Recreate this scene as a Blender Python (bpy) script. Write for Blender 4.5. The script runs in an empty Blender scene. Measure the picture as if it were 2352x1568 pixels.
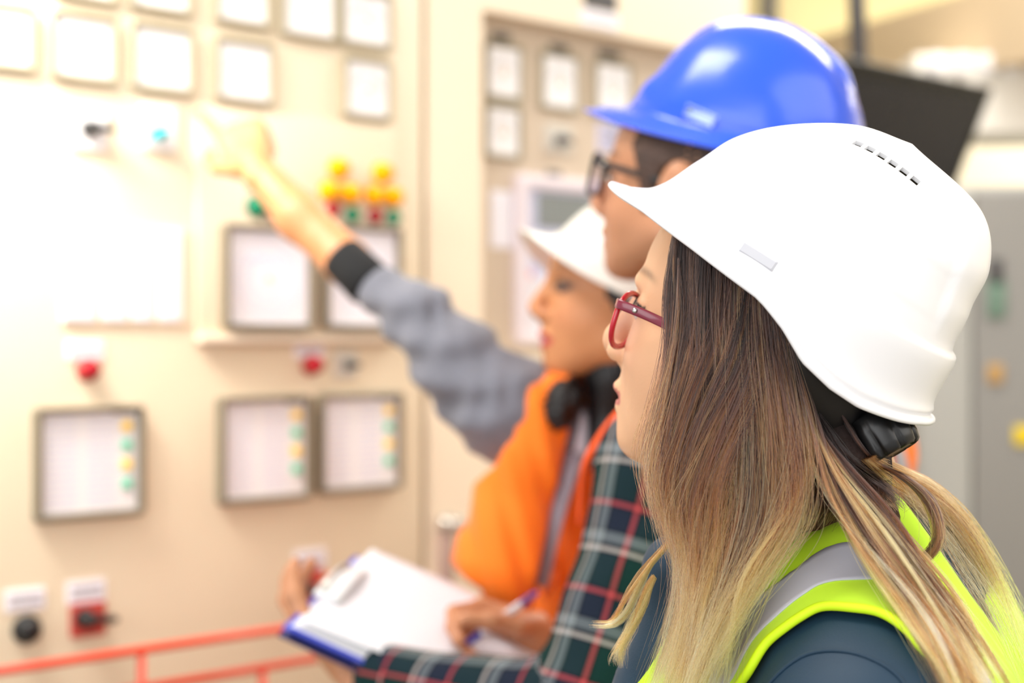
import bpy, bmesh, math, random
import numpy as np
from mathutils import Vector, Matrix
from mathutils.bvhtree import BVHTree

rng = np.random.default_rng(7)
random.seed(7)
SC = bpy.context.scene
COL = SC.collection
FPX = 2352 * 50.0 / 36.0
CAMZ = 1.6

# ---------------------------------------------------------------- camera
cam_data = bpy.data.cameras.new('camera')
cam_data.lens = 50.0
cam_data.sensor_width = 36.0
cam_data.clip_start = 0.05
cam_data.dof.use_dof = True
cam_data.dof.focus_distance = 0.93
cam_data.dof.aperture_fstop = 3.0
camera = bpy.data.objects.new('camera', cam_data)
camera.location = (0, 0, CAMZ)
camera.rotation_euler = (math.pi / 2, 0, 0)
COL.objects.link(camera)
SC.camera = camera

# ---------------------------------------------------------------- view, world, big lights
SC.view_settings.view_transform = 'Standard'
SC.view_settings.look = 'None'
SC.view_settings.gamma = 1.0
SC.view_settings.use_curve_mapping = False
SC.view_settings.exposure = 0.0

world = bpy.data.worlds.new('world')
SC.world = world
world.use_nodes = True
wb = world.node_tree.nodes['Background']
wb.inputs[0].default_value = (1.0, 0.975, 0.955, 1)
wb.inputs[1].default_value = 0.88


def area_light(name, loc, target, sx, sy, power, color=(1, 1, 1), spread=180):
    d = bpy.data.lights.new(name, 'AREA')
    d.shape = 'RECTANGLE'
    d.size = sx
    d.size_y = sy
    d.energy = power
    d.color = color
    d.spread = math.radians(spread)
    o = bpy.data.objects.new(name, d)
    o.location = loc
    v = Vector(target) - Vector(loc)
    o.rotation_euler = v.to_track_quat('-Z', 'Y').to_euler()
    COL.objects.link(o)
    return o


# broad soft fill added out of view, behind and left of the photographer
area_light('front_fill', (-1.9, -2.2, 2.2), (0.3, 1.5, 1.5), 3.4, 2.2, 62, (0.97, 0.985, 1.0))
# ceiling luminaires placed from the helmet highlights, then unseen added fills
area_light('ceiling_luminaire', (-0.57, 1.22, 3.12), (0.1, 1.5, 1.4), 0.95, 0.75, 32, (1.0, 0.99, 0.97))
area_light('ridge_luminaire', (1.05, 3.0, 3.12), (0.8, 2.2, 1.0), 1.7, 0.35, 30, (1.0, 0.98, 0.95))
area_light('rear_fill', (1.4, 0.2, 3.0), (0.4, 1.2, 1.4), 3.0, 2.4, 54, (1.0, 0.99, 0.98))  # unseen fill added to brighten the front vest and shoulder
area_light('back_wall_fill', (2.0, 4.0, 3.05), (1.9, 4.6, 0.0), 2.0, 1.6, 62, (1.0, 0.97, 0.90))  # unseen fill added to brighten the yellow back wall
# unseen warm light added to wash out the cabinet's upper left like lens glare
area_light('glare_fill', (-1.02, 1.62, 2.42), (-0.78, 2.05, 1.96), 0.40, 0.40, 9.5, (1.0, 0.965, 0.86), 80)

# ---------------------------------------------------------------- helpers


def P(px, py, d):
    return np.array([(px - 1176) / FPX * d, d, CAMZ - (py - 784) / FPX * d])


def tag(o, label=None, cat=None, group=None, kind=None):
    if label: o['label'] = label
    if cat: o['category'] = cat
    if group: o['group'] = group
    if kind: o['kind'] = kind
    return o


def thing(name, label, cat, loc=(0, 0, 0), rotz=0.0, group=None):
    o = bpy.data.objects.new(name, None)
    o.empty_display_size = 0.05
    o.location = loc
    o.rotation_euler = (0, 0, rotz)
    COL.objects.link(o)
    return tag(o, label, cat, group)


def root_offset(o):
    v = np.zeros(3)
    while o is not None:
        v = v + np.array(o.location)
        o = o.parent
    return v


def link_mesh(name, verts, faces, mat=None, parent=None, smooth=True, local=False, label=None, uv=None, vcol=None):
    """verts in world coordinates unless local=True (then in the parent's frame)."""
    verts = np.asarray(verts, dtype=np.float64)
    if parent is not None and not local:
        verts = verts - root_offset(parent)
    me = bpy.data.meshes.new(name)
    me.from_pydata(verts.tolist(), [], [tuple(int(i) for i in f) for f in faces])
    me.validate()
    if smooth:
        me.polygons.foreach_set('use_smooth', [True] * len(me.polygons))
    if uv is not None:
        lay = me.uv_layers.new(name='UVMap')
        li = np.zeros(len(me.loops), dtype=np.int32)
        me.loops.foreach_get('vertex_index', li)
        lay.data.foreach_set('uv', np.asarray(uv, dtype=np.float32)[li].ravel())
    if vcol is not None:
        at = me.color_attributes.new('Col', 'FLOAT_COLOR', 'POINT')
        c = np.ones((len(me.vertices), 4), dtype=np.float32)
        c[:, :3] = vcol
        at.data.foreach_set('color', c.ravel())
    me.update()
    o = bpy.data.objects.new(name, me)
    COL.objects.link(o)
    if mat is not None:
        me.materials.append(mat)
    if parent is not None:
        o.parent = parent
    if label: o['label'] = label
    return o


def join_geo(parts):
    V, Fc, n = [], [], 0
    for v, f in parts:
        v = np.asarray(v)
        V.append(v)
        Fc += [tuple(i + n for i in ff) for ff in f]
        n += len(v)
    return np.vstack(V), Fc


def box_geo(lo, hi, bevel=0.0, segs=2):
    bm = bmesh.new()
    bmesh.ops.create_cube(bm, size=1.0)
    lo, hi = np.array(lo, float), np.array(hi, float)
    for v in bm.verts:
        v.co = Vector(((v.co[0] + .5) * (hi[0] - lo[0]) + lo[0], (v.co[1] + .5) * (hi[1] - lo[1]) + lo[1], (v.co[2] + .5) * (hi[2] - lo[2]) + lo[2]))
    if bevel > 0:
        bmesh.ops.bevel(bm, geom=list(bm.edges), offset=bevel, segments=segs, affect='EDGES', profile=0.5)
    bm.verts.index_update()
    V = [tuple(v.co) for v in bm.verts]
    Fc = [tuple(v.index for v in f.verts) for f in bm.faces]
    bm.free()
    return np.array(V), Fc


def rrect(w, h, r, n=5):
    pts = []
    for cx, cz, a0 in ((w / 2 - r, h / 2 - r, 0), (-w / 2 + r, h / 2 - r, 90), (-w / 2 + r, -h / 2 + r, 180), (w / 2 - r, -h / 2 + r, 270)):
        for k in range(n + 1):
            a = math.radians(a0 + 90 * k / n)
            pts.append((cx + r * math.cos(a), cz + r * math.sin(a)))
    return pts


def plate_geo(w, h, y0, y1, r=0.004, cx=0, cz=0, rb=0.0015):
    """Rounded rectangular plate in local XZ, from y0 (back) to y1 (front, smaller y), softened rim."""
    A = rrect(w, h, r)
    B = rrect(w - 2 * rb, h - 2 * rb, max(r - rb, 0.0005))
    n = len(A)
    V = [(x + cx, y0, z + cz) for x, z in A] + [(x + cx, y1 + rb, z + cz) for x, z in A] + [(x + cx, y1, z + cz) for x, z in B]
    Fc = [tuple(range(2 * n, 3 * n))[::-1], tuple(range(0, n))]
    for k in range(n):
        j = (k + 1) % n
        Fc.append((k, j, n + j, n + k))
        Fc.append((n + k, n + j, 2 * n + j, 2 * n + k))
    return np.array(V), Fc


def ring_geo(w, h, t, y0, y1, r=0.006, cx=0, cz=0):
    """Rectangular frame with width t, rounded outer corners, slightly domed front."""
    A = rrect(w, h, r); M = rrect(w - t, h - t, max(r - t / 2, .0015)); B = rrect(w - 2 * t, h - 2 * t, max(r - t, .001))
    n = len(A)
    rows = [(A, y0), (A, y1 + 0.003), (M, y1), (B, y1 + 0.003), (B, y0)]
    V = [(x + cx, y, z + cz) for R, y in rows for x, z in R]
    Fc = []
    for q in range(5):
        a, b = q * n, ((q + 1) % 5) * n
        for k in range(n):
            j = (k + 1) % n
            Fc.append((a + k, a + j, b + j, b + k))
    return np.array(V), Fc


def lathe_geo(profile, center, axis, n=24, flutes=0, flute_depth=0):
    """profile [(r, h)], revolve about axis through center."""
    c = np.array(center, float); a = np.array(axis, float); a /= np.linalg.norm(a)
    t = np.array([0, 0, 1.0]) if abs(a[2]) < .9 else np.array([1.0, 0, 0])
    e1 = np.cross(a, t); e1 /= np.linalg.norm(e1); e2 = np.cross(a, e1)
    V, Fc = [], []
    for r, h in profile:
        for k in range(n):
            th = 2 * math.pi * k / n
            rr = r
            if flutes and r > 0.004:
                rr = r - flute_depth * max(0, math.cos(th * flutes)) ** 7 * (1 if h > .001 else 0)
            V.append(c + a * h + (e1 * math.cos(th) + e2 * math.sin(th)) * rr)
    m = len(profile)
    for q in range(m - 1):
        for k in range(n):
            j = (k + 1) % n
            Fc.append((q * n + k, q * n + j, (q + 1) * n + j, (q + 1) * n + k))
    Fc.append(tuple(range(n))[::-1]); Fc.append(tuple((m - 1) * n + k for k in range(n)))
    return np.array(V), Fc


def catmull(pts, n):
    pts = np.asarray(pts, float)
    m = len(pts)
    if m == 2:
        t = np.linspace(0, 1, n)[:, None]
        return pts[0] * (1 - t) + pts[1] * t
    ext = np.vstack([2 * pts[0] - pts[1], pts, 2 * pts[-1] - pts[-2]])
    u = np.linspace(0, m - 1, n)
    i = np.minimum(u.astype(int), m - 2)
    t = (u - i)[:, None]
    p0, p1, p2, p3 = ext[i], ext[i + 1], ext[i + 2], ext[i + 3]
    return 0.5 * ((2 * p1) + (-p0 + p2) * t + (2 * p0 - 5 * p1 + 4 * p2 - p3) * t ** 2 + (-p0 + 3 * p1 - 3 * p2 + p3) * t ** 3)


def tube_geo(pts, rad, seg=12, closed=False, flat=None, up=None):
    """Tube along pts; rad scalar or list. flat=(ra, rb) gives elliptical section with 'up' hint."""
    pts = np.asarray(pts, float); n = len(pts)
    rad = np.full(n, rad) if np.isscalar(rad) else np.asarray(rad, float)
    if closed:
        tan = np.roll(pts, -1, 0) - np.roll(pts, 1, 0)
    else:
        tan = np.gradient(pts, axis=0)
    tan /= np.linalg.norm(tan, axis=1)[:, None] + 1e-12
    V, Fc = [], []
    upv = np.array(up if up is not None else (0, 0, 1.0), float)
    prev = None
    for i in range(n):
        t = tan[i]
        if up is not None or prev is None:
            a = np.cross(t, upv)
            if np.linalg.norm(a) < 1e-3: a = np.cross(t, np.array([1.0, .3, 0]))
        else:
            a = prev - t * np.dot(prev, t)
        a /= np.linalg.norm(a); b = np.cross(a, t); prev = a
        for k in range(seg):
            th = 2 * math.pi * k / seg
            ra, rb = (rad[i], rad[i]) if flat is None else (rad[i] * flat[0], rad[i] * flat[1])
            V.append(pts[i] + a * ra * math.cos(th) + b * rb * math.sin(th))
    m = n if closed else n - 1
    for i in range(m):
        i2 = (i + 1) % n
        for k in range(seg):
            j = (k + 1) % seg
            Fc.append((i * seg + k, i * seg + j, i2 * seg + j, i2 * seg + k))
    if not closed:
        Fc.append(tuple(range(seg))[::-1]); Fc.append(tuple((n - 1) * seg + k for k in range(seg)))
    return np.array(V), Fc


def grid_faces(nu, nv, closed_u=False):
    Fc = []
    for i in range(nu if closed_u else nu - 1):
        i2 = (i + 1) % nu
        for j in range(nv - 1):
            Fc.append((i * nv + j, i2 * nv + j, i2 * nv + j + 1, i * nv + j + 1))
    return Fc


def solidify(o, t, offset=-1):
    m = o.modifiers.new('thick', 'SOLIDIFY'); m.thickness = t; m.offset = offset
    return o


def bake(o):
    dg = bpy.context.evaluated_depsgraph_get()
    me = bpy.data.meshes.new_from_object(o.evaluated_get(dg))
    o.modifiers.clear(); o.data = me
    return o


# ---------------------------------------------------------------- materials
MATS = {}


def mat(name, color, rough=0.5, metal=0.0, bump=0.0, bscale=60, vary=0.0, vscale=8, coat=0.0, sss=0.0, trans=0.0, attr=None, emit=0, sheen=0.0, spec=0.5):
    if name in MATS: return MATS[name]
    m = bpy.data.materials.new(name); m.use_nodes = True
    nt = m.node_tree; b = nt.nodes['Principled BSDF']
    b.inputs['Base Color'].default_value = (*color, 1)
    b.inputs['Roughness'].default_value = rough
    b.inputs['Metallic'].default_value = metal
    b.inputs['Coat Weight'].default_value = coat
    b.inputs['Coat Roughness'].default_value = 0.12
    b.inputs['Specular IOR Level'].default_value = spec
    b.inputs['Sheen Weight'].default_value = sheen
    if sss:
        b.inputs['Subsurface Weight'].default_value = sss
        b.inputs['Subsurface Radius'].default_value = (1.0, 0.35, 0.2)
        b.inputs['Subsurface Scale'].default_value = 0.008
    if trans:
        b.inputs['Transmission Weight'].default_value = trans
    if emit:
        b.inputs['Emission Color'].default_value = (*color, 1)
        b.inputs['Emission Strength'].default_value = emit
    tc = nt.nodes.new('ShaderNodeTexCoord')
    src = None
    if attr:
        a = nt.nodes.new('ShaderNodeAttribute'); a.attribute_name = attr; src = a.outputs['Color']
    if vary:
        n = nt.nodes.new('ShaderNodeTexNoise'); n.inputs['Scale'].default_value = vscale; n.inputs['Detail'].default_value = 4
        nt.links.new(tc.outputs['Object'], n.inputs['Vector'])
        mr = nt.nodes.new('ShaderNodeMapRange'); mr.inputs[1].default_value = .3; mr.inputs[2].default_value = .7
        mr.inputs[3].default_value = 1 - vary; mr.inputs[4].default_value = 1 + vary
        nt.links.new(n.outputs['Fac'], mr.inputs[0])
        mx = nt.nodes.new('ShaderNodeMix'); mx.data_type = 'RGBA'; mx.blend_type = 'MULTIPLY'; mx.inputs[0].default_value = 1
        if src is not None: nt.links.new(src, mx.inputs[6])
        else: mx.inputs[6].default_value = (*color, 1)
        nt.links.new(mr.outputs[0], mx.inputs[7]); src = mx.outputs[2]
    if src is not None: nt.links.new(src, b.inputs['Base Color'])
    if bump:
        n = nt.nodes.new('ShaderNodeTexNoise'); n.inputs['Scale'].default_value = bscale; n.inputs['Detail'].default_value = 5
        nt.links.new(tc.outputs['Object'], n.inputs['Vector'])
        bp = nt.nodes.new('ShaderNodeBump'); bp.inputs['Strength'].default_value = bump; bp.inputs['Distance'].default_value = 0.002
        nt.links.new(n.outputs['Fac'], bp.inputs['Height']); nt.links.new(bp.outputs[0], b.inputs['Normal'])
    MATS[name] = m
    return m


def srgb(r, g, b):
    f = lambda c: (c / 255 / 12.92) if c / 255 <= .04045 else ((c / 255 + .055) / 1.055) ** 2.4
    return (f(r), f(g), f(b))


# ---------------------------------------------------------------- implicit surfaces
def smin(a, b, k):
    h = np.clip(0.5 + 0.5 * (b - a) / k, 0, 1)
    return b * (1 - h) + a * h - k * h * (1 - h)


def sd_cone(p, a, b, ra, rb):
    a = np.asarray(a, float); b = np.asarray(b, float)
    ba = b - a
    h = np.clip(((p - a) @ ba) / max(ba @ ba, 1e-9), 0, 1)
    return np.linalg.norm(p - a - h[..., None] * ba, axis=-1) - (ra + (rb - ra) * h)


def sd_ell(p, c, r, R=None):
    q = p - np.asarray(c, float)
    if R is not None: q = q @ R.T
    r = np.asarray(r, float)
    k0 = np.linalg.norm(q / r, axis=-1); k1 = np.linalg.norm(q / (r * r), axis=-1) + 1e-9
    return k0 * (k0 - 1) / k1


def surface_nets(fn, lo, hi, h):
    lo = np.array(lo, float); hi = np.array(hi, float)
    n = np.ceil((hi - lo) / h).astype(int) + 1
    xs = [lo[i] + h * np.arange(n[i]) for i in range(3)]
    V = np.empty(n, dtype=np.float32)
    Y, Z = np.meshgrid(xs[1], xs[2], indexing='ij')
    step = max(1, int(400000 / (n[1] * n[2])))
    for i in range(0, n[0], step):
        X = xs[0][i:i + step]
        p = np.empty((len(X), n[1], n[2], 3)); p[..., 0] = X[:, None, None]; p[..., 1] = Y; p[..., 2] = Z
        V[i:i + step] = fn(p.reshape(-1, 3)).reshape(len(X), n[1], n[2])
    S = V < 0
    c = [(0, 0, 0), (1, 0, 0), (0, 1, 0), (1, 1, 0), (0, 0, 1), (1, 0, 1), (0, 1, 1), (1, 1, 1)]
    sl = lambda A, o: A[o[0]:n[0] - 1 + o[0], o[1]:n[1] - 1 + o[1], o[2]:n[2] - 1 + o[2]]
    cnt = sum(sl(S, o).astype(np.int8) for o in c)
    act = np.argwhere((cnt > 0) & (cnt < 8))
    vals = [V[act[:, 0] + o[0], act[:, 1] + o[1], act[:, 2] + o[2]] for o in c]
    acc = np.zeros((len(act), 3)); num = np.zeros(len(act))
    for i in range(8):
        for j in range(i + 1, 8):
            d = np.array(c[j]) - np.array(c[i])
            if np.abs(d).sum() != 1: continue
            a, b = vals[i], vals[j]; m = (a < 0) != (b < 0)
            t = np.where(m, a / np.where(m, a - b, 1), 0)
            pt = np.array(c[i])[None] + t[:, None] * d[None]
            acc += pt * m[:, None]; num += m
    verts = lo + h * (act + acc / num[:, None])
    idx = -np.ones(n - 1, dtype=np.int64); idx[act[:, 0], act[:, 1], act[:, 2]] = np.arange(len(act))
    faces = []
    for ax in range(3):
        u, w = (ax + 1) % 3, (ax + 2) % 3
        s0 = [slice(1, n[i] - 1) for i in range(3)]; s0[ax] = slice(0, n[ax] - 1)
        s1 = list(s0); s1[ax] = slice(1, n[ax])
        A, B = S[tuple(s0)], S[tuple(s1)]
        e = np.argwhere(A != B)
        if len(e) == 0: continue
        flip = A[e[:, 0], e[:, 1], e[:, 2]]
        off = np.array([1, 1, 1]); off[ax] = 0
        g = e + off
        def cell(du, dw):
            q = g.copy(); q[:, u] -= du; q[:, w] -= dw
            return idx[q[:, 0], q[:, 1], q[:, 2]]
        q = np.stack([cell(1, 1), cell(0, 1), cell(0, 0), cell(1, 0)], 1)
        q[~flip] = q[~flip][:, ::-1]
        faces.append(q[(q >= 0).all(1)])
    return verts, np.vstack(faces).tolist()


class Frame:
    """Head/helmet frame: x forward, y towards the person's left, z up."""
    def __init__(s, O, psi, pitch, roll=0, scale=1.0):
        p, a, r = map(math.radians, (psi, pitch, roll))
        f = np.array([-math.cos(p) * math.cos(a), math.sin(p) * math.cos(a), math.sin(a)])
        l = np.array([-math.sin(p), -math.cos(p), 0.0]); u = np.cross(f, l)
        l2 = l * math.cos(r) + u * math.sin(r); u2 = u * math.cos(r) - l * math.sin(r)
        s.O = np.array(O, float); s.M = np.array([f, l2, u2]) * 1.0; s.s = scale

    def w(s, pts):
        return s.O + (np.asarray(pts, float) * s.s) @ s.M

    def l(s, pts):
        return (np.asarray(pts, float) - s.O) @ s.M.T / s.s

    def d(s, v):
        return np.asarray(v, float) @ s.M
# ================================================================ room
M_wall = mat('painted_wall_yellow', srgb(222, 208, 160), 0.85, vary=.03, vscale=2)
M_wallside = mat('painted_wall_cream', srgb(236, 228, 208), 0.85, vary=.03, vscale=2)
M_ceil = mat('ceiling_white', srgb(238, 234, 226), 0.9)
M_floor = mat('floor_vinyl', srgb(150, 140, 128), 0.5, vary=.08, vscale=3)
M_duct = mat('duct_tan', srgb(206, 184, 152), 0.7)
M_cab = mat('cabinet_beige', srgb(222, 206, 180), 0.5, vary=.015, vscale=5)
M_cab2 = mat('cabinet_cream', srgb(236, 220, 196), 0.5, vary=.015, vscale=5)
M_recess = mat('recess_taupe', srgb(205, 188, 168), 0.55)
M_frame = mat('gauge_frame_grey', srgb(158, 148, 122), 0.45)
M_framedark = mat('frame_dark', srgb(112, 102, 84), 0.45)
M_white = mat('dial_white', srgb(236, 234, 236), 0.5)
M_glass_white = mat('paper_white', srgb(236, 234, 242), 0.6)
M_black = mat('black_plastic', srgb(22, 22, 24), 0.4)
M_dkgrey = mat('dark_grey', srgb(70, 68, 70), 0.5)
M_lightgrey = mat('plate_light_grey', srgb(205, 200, 190), 0.5)
M_red = mat('button_red', srgb(158, 12, 30), 0.5, spec=.25)
M_redplate = mat('plate_red', srgb(188, 70, 62), 0.5)
M_green = mat('button_green', srgb(18, 128, 92), 0.5, spec=.25)
M_yellow = mat('lamp_yellow', srgb(242, 166, 0), 0.65, spec=.15)
M_cyan = mat('knob_cyan', srgb(40, 190, 205), 0.35)
M_rail = mat('rail_red', srgb(214, 62, 28), 0.4, coat=.3)
M_ledy = mat('led_yellow', srgb(250, 205, 30), 0.4)
M_ledg = mat('led_green', srgb(60, 195, 155), 0.4)
M_ink = mat('print_ink_grey', srgb(120, 118, 128), 0.7)
M_lilac = mat('print_lilac', srgb(208, 206, 232), 0.6)
M_peach = mat('print_peach', srgb(236, 216, 190), 0.6)
M_knobmetal = mat('brushed_metal', srgb(200, 196, 190), 0.3, metal=.9)
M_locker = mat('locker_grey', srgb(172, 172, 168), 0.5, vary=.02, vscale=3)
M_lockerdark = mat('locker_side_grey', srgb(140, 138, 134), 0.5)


def struct(name, lo, hi, m, rotz=0, loc=(0, 0, 0)):
    v, f = box_geo(lo, hi)
    o = link_mesh(name, v, f, m, smooth=False)
    o.location = loc; o.rotation_euler = (0, 0, rotz)
    o['kind'] = 'structure'
    return o


struct('floor', (-3.5, -2.0, -0.1), (4.2, 6.2, 0.0), M_floor)
struct('ceiling', (-3.5, -2.0, 3.2), (4.2, 6.2, 3.3), M_ceil)
struct('wall_back', (-3.5, 5.4, 0.0), (4.2, 5.55, 3.2), M_wall)
struct('wall_right', (3.3, -2.0, 0.0), (3.42, 5.4, 3.2), M_wallside)

# ---- control cabinet: face plane through A, running along U
A0 = np.array([-0.6357, 2.1, 0.0])
VPX = 5000 - 1176
ang = math.atan2(FPX, VPX)
U = np.array([math.cos(ang), math.sin(ang), 0.0]); NIN = np.array([-math.sin(ang), math.cos(ang), 0.0])


def SZ(px, py, off=0.0):
    """pixel -> (s, z) on the plane lying 'off' metres behind the cabinet face"""
    O = A0 + NIN * off
    k = (px - 1176) / FPX
    # O.x + s Ux = k (O.y + s Uy)
    s = (k * O[1] - O[0]) / (U[0] - k * U[1])
    y = O[1] + s * U[1]
    return s, CAMZ - (py - 784) / FPX * y


def cab(name, label, s0, s1, z0, z1, m, depth=.45, group=None):
    t = thing(name, label, 'control cabinet', tuple(A0 + U * s0), ang, group)
    return t


def place(o, s, z, off=0.0, base=0.0):
    """position a part (local XZ, front = -Y) inside a cabinet whose root sits at s=base"""
    o.location = (s - base, off, z)


S_L, S_R1 = SZ(-420, 784)[0], SZ(972, 784)[0]
S_R2 = SZ(1712, 784)[0]
c1 = thing('control_cabinet', 'beige control cabinet with white square gauges, switches and framed lists, left of the raised arm', 'control cabinet', tuple(A0 + U * S_L), ang)
v, f = box_geo((0, 0, 0.05), (S_R1 - S_L, .5, 2.35), .006)
link_mesh('cabinet_body', v, f, M_cab, c1, local=True)
v, f = box_geo((0.01, .02, 0.0), (S_R1 - S_L - .01, .48, .05))
link_mesh('plinth', v, f, M_dkgrey, c1, local=True, smooth=False)


def rect_on(px0, px1, pt, pb, off=0.0):
    """centre s,z and width,height of the thing seen in px0..px1, whose middle spans pt..pb"""
    s0, _ = SZ(px0, 784, off); s1, _ = SZ(px1, 784, off)
    pm = (px0 + px1) / 2
    sm = (s0 + s1) / 2
    _, zt = SZ(pm, pt, off); _, zb = SZ(pm, pb, off)
    return sm, (zt + zb) / 2, s1 - s0, zt - zb


def sub_empty(name, parent, s, z, off, base):
    o = bpy.data.objects.new(name, None); COL.objects.link(o); o.parent = parent
    o.location = (s - base, off, z); o.empty_display_size = .02
    return o


def gauge(parent, px0, px1, pt, pb, base, off=0.0, needle=35):
    s, z, w, h = rect_on(px0, px1, pt, pb, off)
    g = sub_empty('gauge', parent, s, z, off, base)
    v, f = ring_geo(w, h, .009, 0, -.012, .007)
    link_mesh('gauge_frame', v, f, M_frame, g, local=True, smooth=False)
    v, f = plate_geo(w - .017, h - .017, 0, -.006, .004)
    link_mesh('dial', v, f, M_white, g, local=True, smooth=False)
    # pivot hub, needle and scale arc
    parts = []
    r = min(w, h) * .33
    arc = [(r * math.cos(math.radians(a)), -.0066, -h * .12 + r * math.sin(math.radians(a))) for a in range(30, 151, 10)]
    parts.append(tube_geo(arc, .0007, 4))
    for a in range(30, 151, 20):
        ca, sa = math.cos(math.radians(a)), math.sin(math.radians(a))
        parts.append(tube_geo([(r * ca, -.0066, -h * .12 + r * sa), (r * 1.1 * ca, -.0066, -h * .12 + r * 1.1 * sa)], .0007, 4))
    v, f = join_geo(parts)
    link_mesh('scale', v, f, M_ink, g, local=True)
    a = math.radians(90 + needle)
    v, f = join_geo([lathe_geo([(.0065, 0), (.0065, .003), (.005, .004)], (0, -.006, -.002), (0, -1, 0), 14),
                     tube_geo([(0, -.0085, -.002), (r * .95 * math.cos(a), -.0085, r * .95 * math.sin(a))], [.0009, .0005], 5)])
    link_mesh('needle', v, f, M_peach, g, local=True)
    return g


B = S_L
for q, (a, b, t_, b_) in enumerate([(-62, 78, 8, 176 - 14), (110, 264, 32, 190), (294, 441, 58, 214), (487, 625, 92, 240), (782, 896, 134, 276)]):
    gauge(c1, a, b, t_, b_, B, needle=30 - 14 * q)
for q, (a, b, b_) in enumerate([(113, 265, 6), (290, 437, 31), (487, 618, 62), (640, 772, 93), (776, 897, 112)]):
    gauge(c1, a, b, b_ - 158 + 6 * q, b_, B, needle=-20 + 12 * q)


def label_plate(parent, px0, px1, pt, pb, base, off=0.0, lines=2, m=None, ink=None):
    s, z, w, h = rect_on(px0, px1, pt, pb, off)
    g = sub_empty('label_plate', parent, s, z, off, base)
    v, f = plate_geo(w, h, 0, -.003, .003)
    link_mesh('plate', v, f, m or M_glass_white, g, local=True, smooth=False)
    if lines:
        parts = []
        for k in range(lines):
            zz = h * (.5 - (k + 1) / (lines + 1))
            x = -w * .38
            while x < w * .36:
                ww = w * random.uniform(.05, .12)
                parts.append(box_geo((x, -.0036, zz - h * .06), (min(x + ww, w * .4), -.0029, zz + h * .06)))
                x += ww + w * .03
        v, f = join_geo(parts)
        link_mesh('lettering', v, f, ink or M_ink, g, local=True, smooth=False)
    return g


def rotary(parent, px, py, base, plate=None, off=0.0, m=M_black, mp=None, ang_deg=0, size=.016, round_plate=False, length=2.6):
    s, z = SZ(px, py, off)
    g = sub_empty('rotary_switch', parent, s, z, off, base)
    if plate:
        ps, pz, w, h = rect_on(*plate, off)
        v, f = plate_geo(w, h, 0, -.006, .004, cx=ps - s, cz=pz - z)
        link_mesh('switch_plate', v, f, mp or M_white, g, local=True, smooth=False)
    v, f = lathe_geo([(size, -.004), (size, .008), (size * .9, .012), (size * .75, .016), (size * .7, .030), (size * .55, .033)], (0, 0, 0), (0, -1, 0), 20)
    parts = [(v, f)]
    a = math.radians(ang_deg)
    v2, f2 = box_geo((-size * .5, -.036, -size * .33), (size * length, -.014, size * .33), .003)
    R = np.array([[math.cos(a), 0, math.sin(a)], [0, 1, 0], [-math.sin(a), 0, math.cos(a)]])
    parts.append((v2 @ R.T, f2))
    v, f = join_geo(parts)
    link_mesh('handle', v, f, m, g, local=True)
    return g


rotary(c1, 200, 297, B, (158, 244, 248, 346), ang_deg=2, size=.0125, length=2.4)
rotary(c1, 358, 308, B, (322, 402, 242, 346), m=M_cyan, ang_deg=155, size=.0115, length=2.0)


def button(parent, px, py, base, m, off=0.0, r=.0125, collar=M_dkgrey, name='push_button', dome=.012):
    s, z = SZ(px, py, off)
    g = sub_empty(name, parent, s, z, off, base)
    v, f = lathe_geo([(r * 1.28, 0), (r * 1.28, .006), (r * 1.1, .009), (r * 1.0, .009)], (0, 0, 0), (0, -1, 0), 24)
    link_mesh('collar', v, f, collar, g, local=True)
    v, f = lathe_geo([(r, .004), (r, .009 + dome * .5), (r * .85, .009 + dome * .85), (r * .45, .009 + dome), (.0005, .009 + dome)], (0, 0, 0), (0, -1, 0), 24)
    link_mesh('cap', v, f, m, g, local=True)
    return g


button(c1, 582, 476, B, M_green, r=.0155)
button(c1, 622, 488, B, M_red, r=.0125)
label_plate(c1, 545, 600, 425, 447, B, lines=1)
for px, py in ((770, 389), (749, 441), (796, 446), (871, 399), (851, 450), (894, 453)):
    button(c1, px, py, B, M_yellow, r=.0160, collar=M_yellow, name='indicator_lamp', dome=.02)
for px, py, m in ((756, 481, M_red), (801, 494, M_green), (853, 497, M_red), (895, 500, M_green)):
    button(c1, px, py, B, m, r=.0135, collar=M_lightgrey, name='indicator_lamp', dome=.01)
label_plate(c1, 742, 808, 335, 357, B, lines=1)
label_plate(c1, 842, 902, 350, 370, B, lines=1)
label_plate(c1, 782, 915, 512, 536, B, lines=1, m=M_lightgrey)

# strip holder with four paper strips (washed out by the added glare light)
s, z, w, h = rect_on(138, 440, 515, 747)
g = sub_empty('strip_holder', c1, s, z, 0, B)
v, f = plate_geo(w, h, 0, -.004, .004)
link_mesh('holder_plate', v, f, M_peach, g, local=True, smooth=False)
for a, b in ((142, 215), (232, 288), (300, 346), (362, 412)):
    s2, z2, w2, h2 = rect_on(a, b, 528, 738)
    v, f = plate_geo(w2, h2, -.003, -.007, .003, cx=s2 - s, cz=z2 - z)
    link_mesh('paper_strip', v, f, M_glass_white, g, local=True, smooth=False)

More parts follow.
